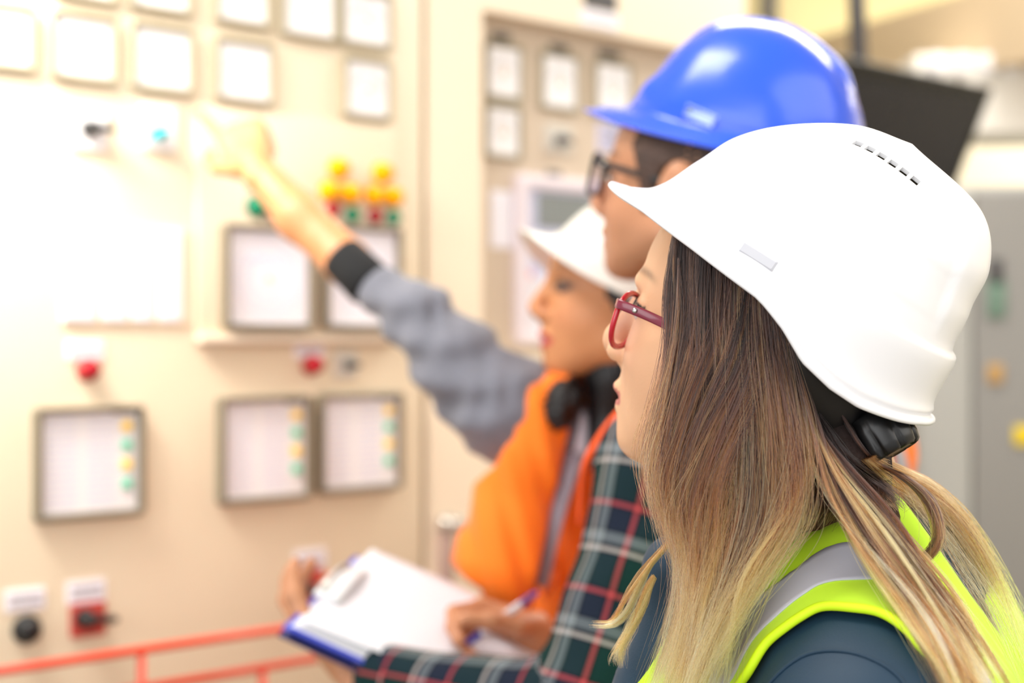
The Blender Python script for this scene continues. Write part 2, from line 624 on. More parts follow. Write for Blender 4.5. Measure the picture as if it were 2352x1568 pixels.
# raised instrument door with two chart recorders
s, z, w, h = rect_on(447, 905, 268, 784)
g = sub_empty('instrument_door', c1, s, z, 0, B)
v, f = box_geo((-w / 2, -.007, -h / 2), (w / 2, 0, h / 2), .003)
o = link_mesh('door_panel', v, f, M_cab, g, local=True)
v, f = box_geo((-w / 2, -.022, -h / 2 - .004), (w / 2, 0, -h / 2 + .010), .003)
link_mesh('door_ledge', v, f, M_recess, g, local=True)
for a, b in ((506, 711), (736, 912)):
    s2, z2, w2, h2 = rect_on(a, b, 519, 757, -.007)
    gg = sub_empty('chart_recorder', c1, s2, z2, -.007, B)
    v, f = ring_geo(w2, h2, .0085, 0, -.020, .010)
    link_mesh('recorder_frame', v, f, M_framedark, gg, local=True, smooth=False)
    v, f = plate_geo(w2 - .015, h2 - .015, 0, -.008, .004)
    link_mesh('chart_sheet', v, f, M_glass_white, gg, local=True, smooth=False)
    R0 = min(w2, h2) * .36
    parts = [tube_geo([(r_ * math.cos(t), -.0085, r_ * math.sin(t)) for t in np.linspace(0, 2 * math.pi, 48, endpoint=False)], .0006, 4, closed=True) for r_ in (R0, R0 * .75, R0 * .5)]
    cr = [((R0 * (.6 + .2 * math.sin(3 * t) + .1 * math.sin(7 * t + 1))) * math.cos(t), -.0085, (R0 * (.6 + .2 * math.sin(3 * t) + .1 * math.sin(7 * t + 1))) * math.sin(t)) for t in np.linspace(0.2, 2.6, 50)]
    parts.append(tube_geo(cr, .0012, 4))
    v, f = join_geo(parts)
    link_mesh('chart_trace', v, f, M_lilac, gg, local=True)
    v, f = lathe_geo([(.006, 0), (.006, .003), (.003, .004)], (0, -.008, 0), (0, -1, 0), 14)
    link_mesh('pivot', v, f, M_peach, gg, local=True)

# buttons, labels and switches of the lower field
for px, py, lab in ((199, 849, (152, 238, 782, 826)), (713, 838, (676, 744, 786, 823))):
    label_plate(c1, *lab, B, lines=1)
    button(c1, px, py, B, M_red, r=.0135, collar=M_redplate, dome=.018)
rotary(c1, 793, 838, B, (768, 818, 806, 868), ang_deg=0, size=.008, mp=M_lightgrey, length=1.5)
label_plate(c1, 10, 103, 1352, 1402, B, lines=2)
button(c1, 60, 1444, B, M_black, r=.0165, collar=M_black, dome=.016)
label_plate(c1, 152, 241, 1332, 1384, B, lines=2)
rotary(c1, 190, 1418, B, (160, 240, 1384, 1460), ang_deg=4, size=.0145, mp=M_redplate, length=2.8)
label_plate(c1, 676, 748, 1262, 1306, B, lines=2)
rotary(c1, 706, 1350, B, (680, 742, 1308, 1376), ang_deg=4, size=.011, mp=M_redplate)


# framed lists with coloured lamps down the right side
def list_frame(a, b, t_, b_):
    s, z, w, h = rect_on(a, b, t_, b_)
    g = sub_empty('framed_list', c1, s, z, 0, B)
    v, f = ring_geo(w, h, .0085, 0, -.020, .008)
    link_mesh('list_frame', v, f, M_framedark, g, local=True, smooth=False)
    v, f = plate_geo(w - .015, h - .015, 0, -.008, .003)
    link_mesh('list_sheet', v, f, M_white, g, local=True, smooth=False)
    parts = []
    for x0, x1 in ((-.40, -.12), (-.02, .24)):
        for k in range(13):
            zz = h * (.38 - .76 * k / 12)
            x = x0 * w
            while x < x1 * w:
                ww = w * random.uniform(.03, .08)
                parts.append(box_geo((x, -.0086, zz - h * .008), (min(x + ww, x1 * w), -.0078, zz + h * .008)))
                x += ww + w * .012
    v, f = join_geo(parts)
    link_mesh('list_lettering', v, f, M_lilac, g, local=True, smooth=False)
    v, f = box_geo((w * .22, -.0095, h * .425), (w * .42, -.0078, h * .46))
    link_mesh('header_strip', v, f, M_dkgrey, g, local=True, smooth=False)
    for k in range(4):
        v, f = plate_geo(w * .085, h * .085, -.007, -.013, .003, cx=w * .345, cz=h * (.31 - .175 * k))
        link_mesh('status_lamp', v, f, (M_ledy, M_ledg)[k % 2], g, local=True, smooth=False)


list_frame(74, 322, 932, 1188)
list_frame(496, 705, 909, 1150)
list_frame(725, 914, 902, 1126)

# ---- second cabinet with the recessed instrument field
c2 = thing('control_cabinet', 'cream control cabinet with a recessed field of meters, behind the blue hard hat', 'control cabinet', tuple(A0 + U * (S_R1 + .012)), ang)
B2 = S_R1 + .012
REC = .05
sR0 = SZ(1108, 784)[0]
ztop1 = SZ(1110, 20)[1]
W2 = S_R2 - B2
v1 = []
# face built as frame around the recess
zr1 = SZ(1108, 22)[1]; zr0 = SZ(1108, 810)[1]
fr_s0 = sR0 - B2; fr_s1 = W2 - .06
geo = [box_geo((0, 0, .05), (fr_s0, .5, 2.52)), box_geo((fr_s0, 0, zr1), (W2, .5, 2.52)), box_geo((fr_s0, 0, .05), (W2, .5, zr0)),
       box_geo((fr_s1, 0, zr0), (W2, .5, zr1)), box_geo((fr_s0, REC, zr0), (fr_s1, .5, zr1))]
v, f = join_geo(geo)
link_mesh('cabinet_body', v, f, M_cab2, c2, local=True, smooth=False)
v, f = box_geo((.01, .02, 0), (W2 - .01, .48, .05)); link_mesh('plinth', v, f, M_dkgrey, c2, local=True, smooth=False)
v, f = box_geo((fr_s0 + .001, REC - .004, zr0 + .001), (fr_s1 - .001, REC, zr1 - .001))
link_mesh('recess_panel', v, f, M_recess, c2, local=True, smooth=False)
RO = REC - .004
for a, b, t_, b_ in ((1108, 1197, 100, 232), (1108, 1195, 240, 366), (1236, 1326, 122, 256), (1360, 1448, 142, 272)):
    gauge(c2, a, b, t_, b_, B2, RO, needle=10)
for a, b, t_, b_ in ((1128, 1172, 76, 94), (1262, 1306, 102, 118), (1372, 1424, 116, 134), (1238, 1318, 46, 68), (1256, 1288, 392, 406)):
    label_plate(c2, a, b, t_, b_, B2, RO, lines=0, m=M_dkgrey)
rotary(c2, 1278, 323, B2, (1250, 1312, 288, 352), off=RO, ang_deg=20, size=.011, mp=M_lightgrey, m=M_dkgrey, length=1.4)
label_plate(c2, 1372, 1440, 284, 352, B2, RO, lines=3, m=M_lilac)
label_plate(c2, 1126, 1176, 438, 570, B2, RO, lines=0)
label_plate(c2, 1340, 1416, -22, 22, B2, 0, lines=0, m=M_dkgrey)
label_plate(c2, 1334, 1420, 26, 64, B2, 0, lines=1)
# operator screen
s, z, w, h = rect_on(1178, 1560, 418, 790, RO)
g = sub_empty('operator_screen', c2, s, z, RO, B2)
v, f = ring_geo(w, h, .026, 0, -.020, .008); link_mesh('bezel', v, f, mat('bezel_pale', srgb(226, 216, 222), .5), g, local=True, smooth=False)
v, f = plate_geo(w - .05, h - .05, 0, -.010, .004); link_mesh('screen_glass', v, f, mat('screen_lilac', srgb(196, 200, 226), .25), g, local=True, smooth=False)
s3, z3, w3, h3 = rect_on(1226, 1420, 452, 528, RO)
v, f = plate_geo(w3, h3, -.008, -.013, .002, cx=s3 - s, cz=z3 - z); link_mesh('display_window', v, f, mat('display_grey', srgb(128, 134, 134), .3), g, local=True, smooth=False)
s3, z3, w3, h3 = rect_on(1196, 1420, 640, 770, RO)
v, f = plate_geo(w3, h3, -.008, -.013, .002, cx=s3 - s, cz=z3 - z); link_mesh('keypad', v, f, mat('keypad_grey', srgb(222, 220, 226), .5), g, local=True, smooth=False)
s3, z3, w3, h3 = rect_on(1198, 1216, 622, 638, RO)
v, f = plate_geo(w3, h3, -.008, -.014, .002, cx=s3 - s, cz=z3 - z); link_mesh('alarm_mark', v, f, mat('mark_pink', srgb(232, 150, 160), .5), g, local=True, smooth=False)
# lever handle at the seam
s, z = SZ(1022, 1200)
g = sub_empty('door_handle', c2, s, z, 0, B2)
v, f = lathe_geo([(.016, 0), (.016, .012), (.011, .016), (.011, .03), (.015, .034), (.013, .042), (.001, .044)], (0, 0, 0), (0, -1, 0), 22)
link_mesh('knob', v, f, M_knobmetal, g, local=True)
v, f = box_geo((-.016, -.012, -.17), (.012, 0, -.016), .004); link_mesh('lock_plate', v, f, mat('lock_plate_taupe', srgb(168, 142, 132), .5), g, local=True)

# ---- red guard rail in front of the cabinet
gr = thing('guard_rail', 'red tubular guard rail in front of the beige cabinet, bottom left', 'guard rail', tuple(A0 * [1, 1, 0] - NIN * .22 + np.array([0, 0, 0])), 0)
OR = A0 - NIN * .22


def on_rail(px, py, off):
    s, z = SZ(px, py, off); q = A0 + NIN * off + U * s; q[2] = z
    return q


ra, rb_ = on_rail(0, 1540, -.22), on_rail(640, 1446, -.22)
zt = (ra[2] + rb_[2]) / 2
dirr = (rb_ - ra) * np.array([1, 1, 0]); dirr /= np.linalg.norm(dirr)
pa, pb = ra - dirr * .5, rb_ + dirr * .55
pa[2], pb[2] = ra[2] + (ra[2] - rb_[2]) * .0, rb_[2]
zt2 = on_rail(560, 1540, -.22)[2]
v, f = tube_geo([pa, pb], .0062, 12); link_mesh('top_rail', v, f, M_rail, gr)
l2a, l2b = pa.copy(), pb.copy(); l2a[2] = l2b[2] = zt2
v, f = tube_geo([l2a, l2b], .0062, 12); link_mesh('lower_rail', v, f, M_rail, gr)


def rail_pt(px, z):
    k = (px - 1176) / FPX
    a, d = pa, dirr
    t = (k * a[1] - a[0]) / (d[0] - k * d[1])
    q = a + d * t; q[2] = z
    return q


for px, z_ in ((325, pa[2] + (pb[2] - pa[2]) * .5), (603, zt2), (-160, pa[2])):
    q = rail_pt(px, z_); q0 = q.copy(); q0[2] = 0
    v, f = tube_geo([q0, q], .0058, 10); link_mesh('post', v, f, M_rail, gr)

# ---- background right: wall screen, duct, conduit, louvres, locker
d_tv = 3.35
TR = P(2281, 204, d_tv); tv_h = 0.42; tv_w = 0.66
tilt = math.radians(24)
dn = np.array([0, 0, -1.0]) * math.cos(tilt) + NIN * math.sin(tilt)
nrm = np.cross(U, dn); nrm = nrm / np.linalg.norm(nrm)          # facing direction or its opposite
if nrm @ NIN > 0: nrm = -nrm
tv = thing('wall_screen', 'large black wall screen tilted forward behind the hard hats', 'screen', tuple(TR - U * tv_w / 2 + NIN * .25))


def tvbox(a0, a1, b0, b1, c0, c1, name, m, bev=0.004):
    v, f = box_geo((a0, b0, c0), (a1, b1, c1), bev)
    w = TR + v[:, :1] * U + v[:, 1:2] * dn + v[:, 2:3] * (-nrm)
    return link_mesh(name, w, f, m, tv, smooth=False)


M_tvs = mat('screen_black', srgb(30, 30, 38), .22, vary=.25, vscale=3, spec=.25)
tvbox(-tv_w, 0, 0, tv_h, 0, .012, 'screen_bezel', mat('screen_bezel_black', srgb(14, 14, 16), .35, spec=.3))
tvbox(-tv_w + .03, -.035, .035, tv_h - .03, -.002, .006, 'screen_glass', M_tvs, 0)
tvbox(-tv_w + .01, .012, .01, tv_h - .01, .012, .05, 'screen_housing', mat('housing_pale', srgb(222, 222, 228), .5))
mb = [TR - U * tv_w / 2 + dn * tv_h / 2 - nrm * .05, TR - U * tv_w / 2 + dn * .3 - nrm * .05 + np.array([0, 0, .9])]
v, f = tube_geo(mb, .02, 12); link_mesh('ceiling_bracket', v, f, M_dkgrey, tv)

# ceiling duct seen top right
q0, q1 = P(1860, 170, 5.2), P(2480, 25, 3.5)
dq = (q1 - q0) / np.linalg.norm(q1 - q0); dh = np.cross([0, 0, 1.0], dq); dh /= np.linalg.norm(dh); dz = np.cross(dq, dh)
v, f = box_geo((-.4, -.32, -.10), (np.linalg.norm(q1 - q0) + .3, .02, .12))
o = link_mesh('trim_1', q0 + v[:, :1] * dq + v[:, 1:2] * dh * -1 + v[:, 2:3] * dz, f, M_duct, smooth=False); o['kind'] = 'structure'
o = struct('trim_2', (0.95, 5.36, 0.0), (1.0, 5.4, 3.2), M_dkgrey)
o.name = 'trim_2'

v, f = box_geo((P(2180, 0, 5.1)[0], 5.1, P(0, 440, 5.1)[2] - .6), (3.3, 5.4, P(0, 186, 5.1)[2]))
o = link_mesh('trim_3', v, f, M_wallside, smooth=False); o['kind'] = 'structure'
# louvred air outlet
lv = thing('air_outlet', 'white slatted air outlet under the tan duct, top right', 'air outlet', tuple(P(2260, 150, 3.9)))
cc = P(2290, 170, 3.9)
v, f = box_geo(cc + np.array([-.22, .02, -.16]), cc + np.array([.35, .30, .06]), .01); link_mesh('outlet_body', v, f, M_ceil, lv, smooth=False)
for k in range(8):
    x = cc[0] - .19 + k * .07
    v, f = box_geo((x, cc[1] - .02, cc[2] + .00), (x + .045, cc[1] + .03, cc[2] + .055), .008)
    link_mesh('slat', v, f, M_white, lv)

# grey locker on the right
lk = thing('steel_locker', 'tall grey steel locker at the right edge, behind the white hard hat', 'locker', (1.35, 4.05, 0))
dl = 3.7
x0 = P(2096, 0, dl)[0]; zt_ = P(0, 425, dl)[2]
v, f = box_geo((x0, dl, 0.04), (x0 + 1.3, dl + .5, zt_), .006); link_mesh('locker_body', v, f, M_locker, lk)
x1 = P(2229, 0, dl)[0]
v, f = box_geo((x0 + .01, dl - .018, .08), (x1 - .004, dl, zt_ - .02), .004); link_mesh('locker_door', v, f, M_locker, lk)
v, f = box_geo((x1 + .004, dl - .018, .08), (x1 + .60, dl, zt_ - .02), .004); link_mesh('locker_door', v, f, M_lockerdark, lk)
for (px, py, w, h, m, nm) in ((2287, 625, .035, .07, M_dkgrey, 'lock'), (2287, 685, .05, .10, mat('tag_green', srgb(112, 140, 124), .5), 'green_tag'), (2285, 858, .04, .05, mat('tag_ochre', srgb(190, 150, 90), .5), 'ochre_tag'), (2350, 1000, .05, .05, mat('tag_yellow', srgb(235, 205, 20), .5), 'yellow_tag')):
    q = P(px, py, dl - .018)
    v, f = box_geo(q + np.array([-w / 2, -.008, -h / 2]), q + np.array([w / 2, 0, h / 2]), .003); link_mesh(nm, v, f, m, lk)
v, f = box_geo((x0 + .02, dl + .02, 0), (x0 + 1.28, dl + .48, .04)); link_mesh('plinth', v, f, M_dkgrey, lk, smooth=False)
# ================================================================ hard hats
def lerp_prof(prof, t):
    prof = np.array(prof, float)
    # monotone-ish cubic through (t, a, z)
    tt = prof[:, 0]
    out = []
    for c in (1, 2):
        y = prof[:, c]
        m = np.gradient(y, tt)
        i = np.clip(np.searchsorted(tt, t) - 1, 0, len(tt) - 2)
        h = tt[i + 1] - tt[i]; s = (t - tt[i]) / h
        out.append((2 * s**3 - 3 * s**2 + 1) * y[i] + (s**3 - 2 * s**2 + s) * h * m[i] + (-2 * s**3 + 3 * s**2) * y[i + 1] + (s**3 - s**2) * h * m[i + 1])
    return out


def ss(x, a, b):
    x = np.clip((x - a) / (b - a), 0, 1)
    return x * x * (3 - 2 * x)


def helmet_surface(front, back, side, cx, nphi=192, nt=110, feat=None, visor_pow=1.0):
    phi = np.linspace(0, 2 * np.pi, nphi, endpoint=False)
    t = np.linspace(0, 1, nt) ** 1.15
    xf, zf = lerp_prof(front, t); xb, zb = lerp_prof(back, t); ys, zs = lerp_prof(side, t)
    V = np.zeros((nphi, nt, 3))
    for i, ph in enumerate(phi):
        c, s = math.cos(ph), math.sin(ph)
        wf = max(c, 0) ** 2.2; wb_ = max(-c, 0) ** 2.2; ws = 1 - wf - wb_
        xx = (xf - cx) if c > 0 else (cx - xb)
        cc = math.copysign(abs(c) ** 0.92, c); sc = math.copysign(abs(s) ** 0.92, s)
        V[i, :, 0] = cx + cc * xx
        V[i, :, 1] = sc * ys
        V[i, :, 2] = wf * zf + wb_ * zb + ws * zs
        if feat is not None:
            V[i] = feat(V[i], t, ph)
    return V, phi, t


def hard_hat(name, label, fr, front, back, side, cx, m, feat=None, vents=None, thick=0.0028, slot=None):
    V, phi, t = helmet_surface(front, back, side, cx, feat=feat)
    nphi, nt = V.shape[:2]
    W = fr.w(V.reshape(-1, 3))
    root = thing(name, label, 'hard hat', tuple(fr.w([[0, 0, 0]])[0]))
    Fc = []
    for i in range(nphi):
        i2 = (i + 1) % nphi
        for j in range(nt - 1):
            Fc.append((i * nt + j, i2 * nt + j, i2 * nt + j + 1, i * nt + j + 1))
    # merge the crown ring into one vertex
    crown = W.reshape(nphi, nt, 3)[:, -1].mean(0)
    W = np.vstack([W, crown[None]])
    last = len(W) - 1
    Fc = [tuple(last if (k % nt == nt - 1) else k for k in f) for f in Fc]
    Fc = [tuple(dict.fromkeys(f)) for f in Fc]
    o = link_mesh('shell', W, Fc, m, root)
    solidify(o, thick * fr.s, -1)
    if vents:
        o.data.update()
        bvh = BVHTree.FromPolygons([tuple(v) for v in V.reshape(-1, 3)], [tuple(k for k in f) for f in grid_faces(nphi, nt, True)])
        geo = []
        for (x, y, sx, sy, rot) in vents:
            hit = bvh.ray_cast(Vector((x, y, .4)), Vector((0, 0, -1)))
            c, n = np.array(hit[0]), np.array(hit[1])
            if n[2] < 0: n = -n
            a = np.array([math.cos(rot), math.sin(rot), 0]); a -= n * (a @ n); a /= np.linalg.norm(a); b = np.cross(n, a)
            v, f = box_geo((-sx / 2, -sy / 2, -.012), (sx / 2, sy / 2, .012))
            geo.append((fr.w(c + v[:, :1] * a + v[:, 1:2] * b + v[:, 2:3] * n), f))
        v, f = join_geo(geo)
        cut = link_mesh('cut', v, f, None, root, smooth=False)
        bpy.context.view_layer.update()
        bo = o.modifiers.new('vents', 'BOOLEAN'); bo.operation = 'DIFFERENCE'; bo.object = cut; bo.solver = 'EXACT'
        bpy.context.view_layer.update()
        bake(o)
        bpy.data.objects.remove(cut, do_unlink=True)
    # rolled rim bead
    rim = W[:-1].reshape(nphi, nt, 3)[:, 0]
    v, f = tube_geo(rim, .0021 * fr.s, 8, closed=True)
    link_mesh('rim', v, f, m, root)
    return root, o, V, Fc


M_hw = mat('helmet_white', srgb(243, 244, 247), 0.32, coat=0.25)
M_hw2 = mat('helmet_ivory', srgb(246, 246, 240), 0.32, coat=0.25)
M_hb = mat('helmet_blue', srgb(30, 88, 232), 0.26, coat=0.45)
M_strap = mat('strap_black', srgb(20, 19, 20), 0.45)
M_strapgrey = mat('harness_pale', srgb(190, 196, 205), 0.4)

# ---- foreground white helmet
HF1 = Frame(P(1780, 695, 1.0), 23, 34)
front1 = [(0, .143, .006), (.06, .130, .0125), (.12, .118, .020), (.17, .1115, .028), (.30, .098, .056), (.45, .082, .082), (.62, .056, .106), (.80, .020, .1275), (1, -.018, .1365)]
back1 = [(0, -.131, -.008), (.05, -.1275, -.003), (.09, -.124, .002), (.22, -.120, .032), (.30, -.1165, .041), (.45, -.1085, .066), (.60, -.104, .093), (.78, -.080, .122), (1, -.018, .1365)]
side1 = [(0, .113, .001), (.06, .111, .006), (.12, .109, .012), (.22, .108, .030), (.35, .104, .054), (.50, .094, .082), (.65, .077, .105), (.82, .045, .127), (1, 0, .1365)]


EDGE1 = ([0, 20, 35, 50, 70, 88, 98, 108, 120, 132, 150, 165, 180], [.0075, .0085, .0095, .0120, .0115, .0095, .002, -.0085, -.0135, -.015, -.012, -.009, -.008])


def feat1(p, t, ph):
    c, s = math.cos(ph), math.sin(ph)
    p = p.copy()
    # undulating brim edge: dips towards the rear quarter
    edge = 1 - ss(t, 0, .25)
    dg_ = math.degrees(math.acos(max(-1, min(1, c))))
    base = max(c, 0) ** 2.2 * .006 + max(-c, 0) ** 2.2 * -.008 + (1 - abs(c) ** 2.2) * .001
    p[:, 2] += edge * (np.interp(dg_, EDGE1[0], EDGE1[1]) - base)
    # lower skirt stands proud of the crown at the rear half
    k = ss(-c, -.55, .35)
    step = (1 - ss(t, .245, .275)) * ss(t, .02, .07) * k * .0036
    r = np.array([c, s])
    p[:, 0] += r[0] * step; p[:, 1] += r[1] * step
    # bead lip at the rim
    lip = np.exp(-(t / .025) ** 2) * .0022 * (0.4 + .6 * k)
    p[:, 0] += r[0] * lip; p[:, 1] += r[1] * lip
    # raised central band over the crown
    y = np.abs(p[:, 1])
    wband = .043 + .006 * ss(p[:, 0], .0, -.08)
    band = (1 - ss(y, wband - .003, wband + .003)) * ss(t, .30, .42) * (1 if c < 0 else ss(np.array([1 - c]), -.0, .05)[0] * .3 + .7)
    p[:, 2] += band * .0042
    p[:, 0] += -band * .0030 * ss(-p[:, 0], .03, .10)
    # shallow side flutes running front to back
    for t0, a_ in ((.36, .0012), (.52, .0012)):
        p[:, 1] += np.sign(s) * a_ * (ss(t, t0 - .01, t0 + .02) - ss(t, t0 + .02, t0 + .14)) * abs(s)
    return p


vents1 = [(.0018 - .0089 * k, sg * (.0523 + .0026 * math.sin(k * .42)), .0060, .0070, 0) for k in range(6) for sg in (1, -1)]
hat1, shell1, HV1, HF_faces = hard_hat('hard_hat', 'white vented hard hat with a black ratchet knob on the long-haired woman in front', HF1, front1, back1, side1, -.018, M_hw, feat1, vents1)

# dark sheet added inside the crown so the vents read dark
_k0 = 62
_backing = HV1[:, _k0:].copy(); _c = np.array([-.018, 0, 0.]); _backing = _c + (_backing - _c) * np.array([.93, .93, .955])
o = link_mesh('vent_backing', HF1.w(_backing.reshape(-1, 3)), grid_faces(_backing.shape[0], _backing.shape[1], True), mat('backing_khaki', srgb(96, 86, 64), .9), hat1)
# accessory slot on the near side: flat plate, recess shade put into its grey
bv = BVHTree.FromPolygons([tuple(v) for v in HF1.w(HV1.reshape(-1, 3))], grid_faces(HV1.shape[0], HV1.shape[1], True))


def cast(px, py, b=bv):
    d = Vector(P(px, py, 1.0) - np.array([0, 0, CAMZ])).normalized()
    h = b.ray_cast(Vector((0, 0, CAMZ)), d)
    return (np.array(h[0]), np.array(h[1])) if h[0] is not None else (None, None)


c0, n0 = cast(1741, 588)
if n0 @ (c0 - np.array([0, 0, CAMZ])) > 0: n0 = -n0
ca, _ = cast(1700, 562); cb, _ = cast(1780, 612)
ax = cb - ca; L = np.linalg.norm(ax); ax /= L; by = np.cross(n0, ax); by /= np.linalg.norm(by)
v, f = plate_geo(L, .0082, 0.001, -.0006, .001)
link_mesh('accessory_slot', c0 + v[:, :1] * ax + v[:, 2:3] * by + v[:, 1:2] * (-n0), f, mat('slot_shade_grey', srgb(200, 202, 210), .6), hat1, smooth=False)

# headband, nape strap and ratchet knob
def band_geo(pts_local, half_h, thick, fr, tilt=0):
    pts = fr.w(pts_local); n = len(pts)
    u = fr.M[2]; V = []
    ctr = fr.w([[0, 0, 0]])[0]
    for i in range(n):
        tn = pts[min(i + 1, n - 1)] - pts[max(i - 1, 0)]; tn /= np.linalg.norm(tn)
        uu = u - tn * (u @ tn); uu /= np.linalg.norm(uu)
        nn = np.cross(tn, uu)
        if nn @ (pts[i] - ctr) < 0: nn = -nn
        h = half_h if np.isscalar(half_h) else half_h[i]
        for a, b in ((-1, 0), (-.8, 1), (.8, 1), (1, 0), (.8, -.6), (-.8, -.6)):
            V.append(pts[i] + uu * h * a + nn * thick * b)
    Fc = []
    for i in range(n - 1):
        for k in range(6):
            j = (k + 1) % 6
            Fc.append((i * 6 + k, i * 6 + j, i * 6 + 6 + j, i * 6 + 6 + k))
    Fc.append(tuple(range(6))); Fc.append(tuple((n - 1) * 6 + k for k in range(6))[::-1])
    return np.array(V), Fc


a_ = np.radians(np.linspace(0, 360, 80))
v, f = band_geo(np.stack([-.012 + .098 * np.cos(a_), .080 * np.sin(a_), .020 - 0.012 * np.cos(a_)], 1), .013, .0012, HF1)
link_mesh('headband', v, f, M_strap, hat1)
# wide nape band dropping below the rim on both sides and meeting at the knob
q = catmull([(-.040, .088, .002), (-.046, .089, -.0065), (-.057, .086, -.0150), (-.0754, .070, -.0250), (-.0928, .052, -.0315), (-.1037, .030, -.0335), (-.1085, .0, -.034), (-.1037, -.030, -.0335), (-.0928, -.052, -.0315), (-.0754, -.070, -.0250), (-.057, -.086, -.0150), (-.043, -.092, -.0045)], 80)
v, f = band_geo(q, .0175, .0022, HF1)
link_mesh('nape_band', v, f, M_strap, hat1)
kax = np.array([.47, -.27, -.84]); kax /= np.linalg.norm(kax)
kc = P(2052, 1044, .936) - kax * .019
v, f = lathe_geo([(.0165, -.012), (.0215, -.010), (.0220, 0), (.0220, .012), (.0205, .0175), (.0185, .0190), (.0175, .0182), (.001, .0182)], kc, kax, 72, flutes=9, flute_depth=.0040)
kn = link_mesh('ratchet_knob', v, f, mat('knob_black', srgb(16, 16, 17), .35), hat1)
v, f = band_geo(catmull([(-.048, .086, .004), (-.058, .082, -.001), (-.070, .074, -.006)], 12), .005, .001, HF1)
link_mesh('green_clip', v, f, mat('clip_green', srgb(90, 170, 60), .4), hat1, label='green clip')

# ---- blue helmet
HF2 = Frame(P(1694, 322, 1.6), 23, 15)
front2 = [(0, .180, -.004), (.07, .156, .005), (.13, .132, .010), (.18, .123, .022), (.30, .108, .048), (.45, .091, .081), (.62, .063, .111), (.80, .029, .127), (1, -.014, .133)]
back2 = [(0, -.154, -.012), (.06, -.144, -.008), (.12, -.138, .002), (.22, -.136, .022), (.32, -.131, .044), (.46, -.116, .072), (.62, -.094, .098), (.80, -.056, .122), (1, -.014, .133)]
side2 = [(0, .118, -.021), (.06, .113, -.014), (.11, .108, -.004), (.22, .106, .022), (.35, .102, .048), (.50, .092, .080), (.65, .074, .108), (.82, .042, .126), (1, 0, .133)]


def feat2(p, t, ph):
    c, s = math.cos(ph), math.sin(ph)
    p = p.copy()
    y = np.abs(p[:, 1])
    # three long ribs over the crown
    rib = (np.exp(-(y / .007) ** 2) + np.exp(-((y - .026) / .005) ** 2)) * ss(t, .42, .60)
    p[:, 2] += rib * .0042
    p[:, 0] -= rib * .003 * ss(-p[:, 0], .03, .10)
    # lug beside the visor
    ang_ = abs((math.degrees(ph) + 180) % 360 - 180)
    lug = math.exp(-((ang_ - 33) / 7) ** 2) * np.exp(-((t - .24) / .07) ** 2) * .006
    p[:, 0] += c * lug; p[:, 1] += s * lug
    # rain channel
    ch = np.exp(-((t - .12) / .03) ** 2) * .002
    p[:, 0] -= c * ch; p[:, 1] -= s * ch
    return p


hat2, shell2, HV2, _ = hard_hat('hard_hat', 'glossy blue hard hat with a visor on the man wearing black glasses', HF2, front2, back2, side2, -.010, M_hb, feat2)
bv2 = BVHTree.FromPolygons([tuple(v) for v in HF2.w(HV2.reshape(-1, 3))], grid_faces(HV2.shape[0], HV2.shape[1], True))
# moulded badge on the side
c0, n0 = cast(1606, 275, bv2)
if c0 is not None:
    if n0 @ (c0 - np.array([0, 0, CAMZ])) > 0: n0 = -n0
    ca, _ = cast(1575, 262, bv2); cb, _ = cast(1640, 290, bv2)
    ax = cb - ca; L = np.linalg.norm(ax); ax /= L; by = np.cross(n0, ax); by /= np.linalg.norm(by)
    if by[2] < 0: by = -by
    v, f = ring_geo(L + .004, .024, .002, 0, -.002, .002)
    link_mesh('badge_frame', c0 - by * .004 + v[:, :1] * ax + v[:, 2:3] * by + v[:, 1:2] * (-n0), f, M_hb, hat2)
    v, f = plate_geo(L + .002, .014, 0, -.0025, .001)
    M_badge = mat('badge_pale_blue', srgb(176, 200, 246), .35)
    link_mesh('badge', c0 + by * .004 + v[:, :1] * ax + v[:, 2:3] * by + v[:, 1:2] * (-n0), f, M_badge, hat2, label='pale raised badge')
# pale suspension harness under the brim
a_ = np.radians(np.linspace(20, 340, 70))
v, f = band_geo(np.stack([-.010 + .104 * np.cos(a_), .086 * np.sin(a_), -.020 - .004 * np.cos(a_)], 1), .010, .0014, HF2)
link_mesh('harness_band', v, f, M_strapgrey, hat2)
hb = HF2.w([[.062, .074, -.019]])[0]
v, f = lathe_geo([(.010, 0), (.010, .004), (.006, .007), (.001, .007)], hb, HF2.d([.45, .85, 0]), 20)
link_mesh('harness_button', v, f, mat('button_pale', srgb(225, 228, 232), .35), hat2)

# ---- second white helmet
HF3 = Frame(P(1392, 628, 1.82), -6, 24, scale=.93)
front3 = [(0, .132, .006), (.07, .113, .011), (.13, .094, .016), (.18, .084, .024), (.30, .074, .044), (.45, .063, .068), (.62, .044, .094), (.80, .018, .110), (1, -.012, .117)]
hat3, shell3, HV3, _ = hard_hat('hard_hat', 'white hard hat on the dark-haired woman in the orange vest', HF3, front3,
                                [(a, b * .98, c * .88) for a, b, c in back2[:-1]] + [(1, -.012, .117)], [(a, b, c * .88 - (.009 if a == 0 else .004)) for a, b, c in side2[:-1]] + [(1, 0, .117)], -.012, M_hw2, None)
# ================================================================ people
SKIN1 = np.array(srgb(228, 178, 138)); SKIN2 = np.array(srgb(196, 138, 102)); SKIN3 = np.array(srgb(208, 142, 94))


def make_union(prims):
    """prims: list of (kind, args, k). First is base; later ones join with smooth radius k (k<0: carve)."""
    def fn(p):
        d = None
        for kind, args, k in prims:
            v = sd_cone(p, *args) if kind == 'c' else sd_ell(p, *args)
            if d is None: d = v
            elif k >= 0: d = smin(d, v, max(k, 1e-4))
            else: d = -smin(-d, v, -k)
        return d
    return fn


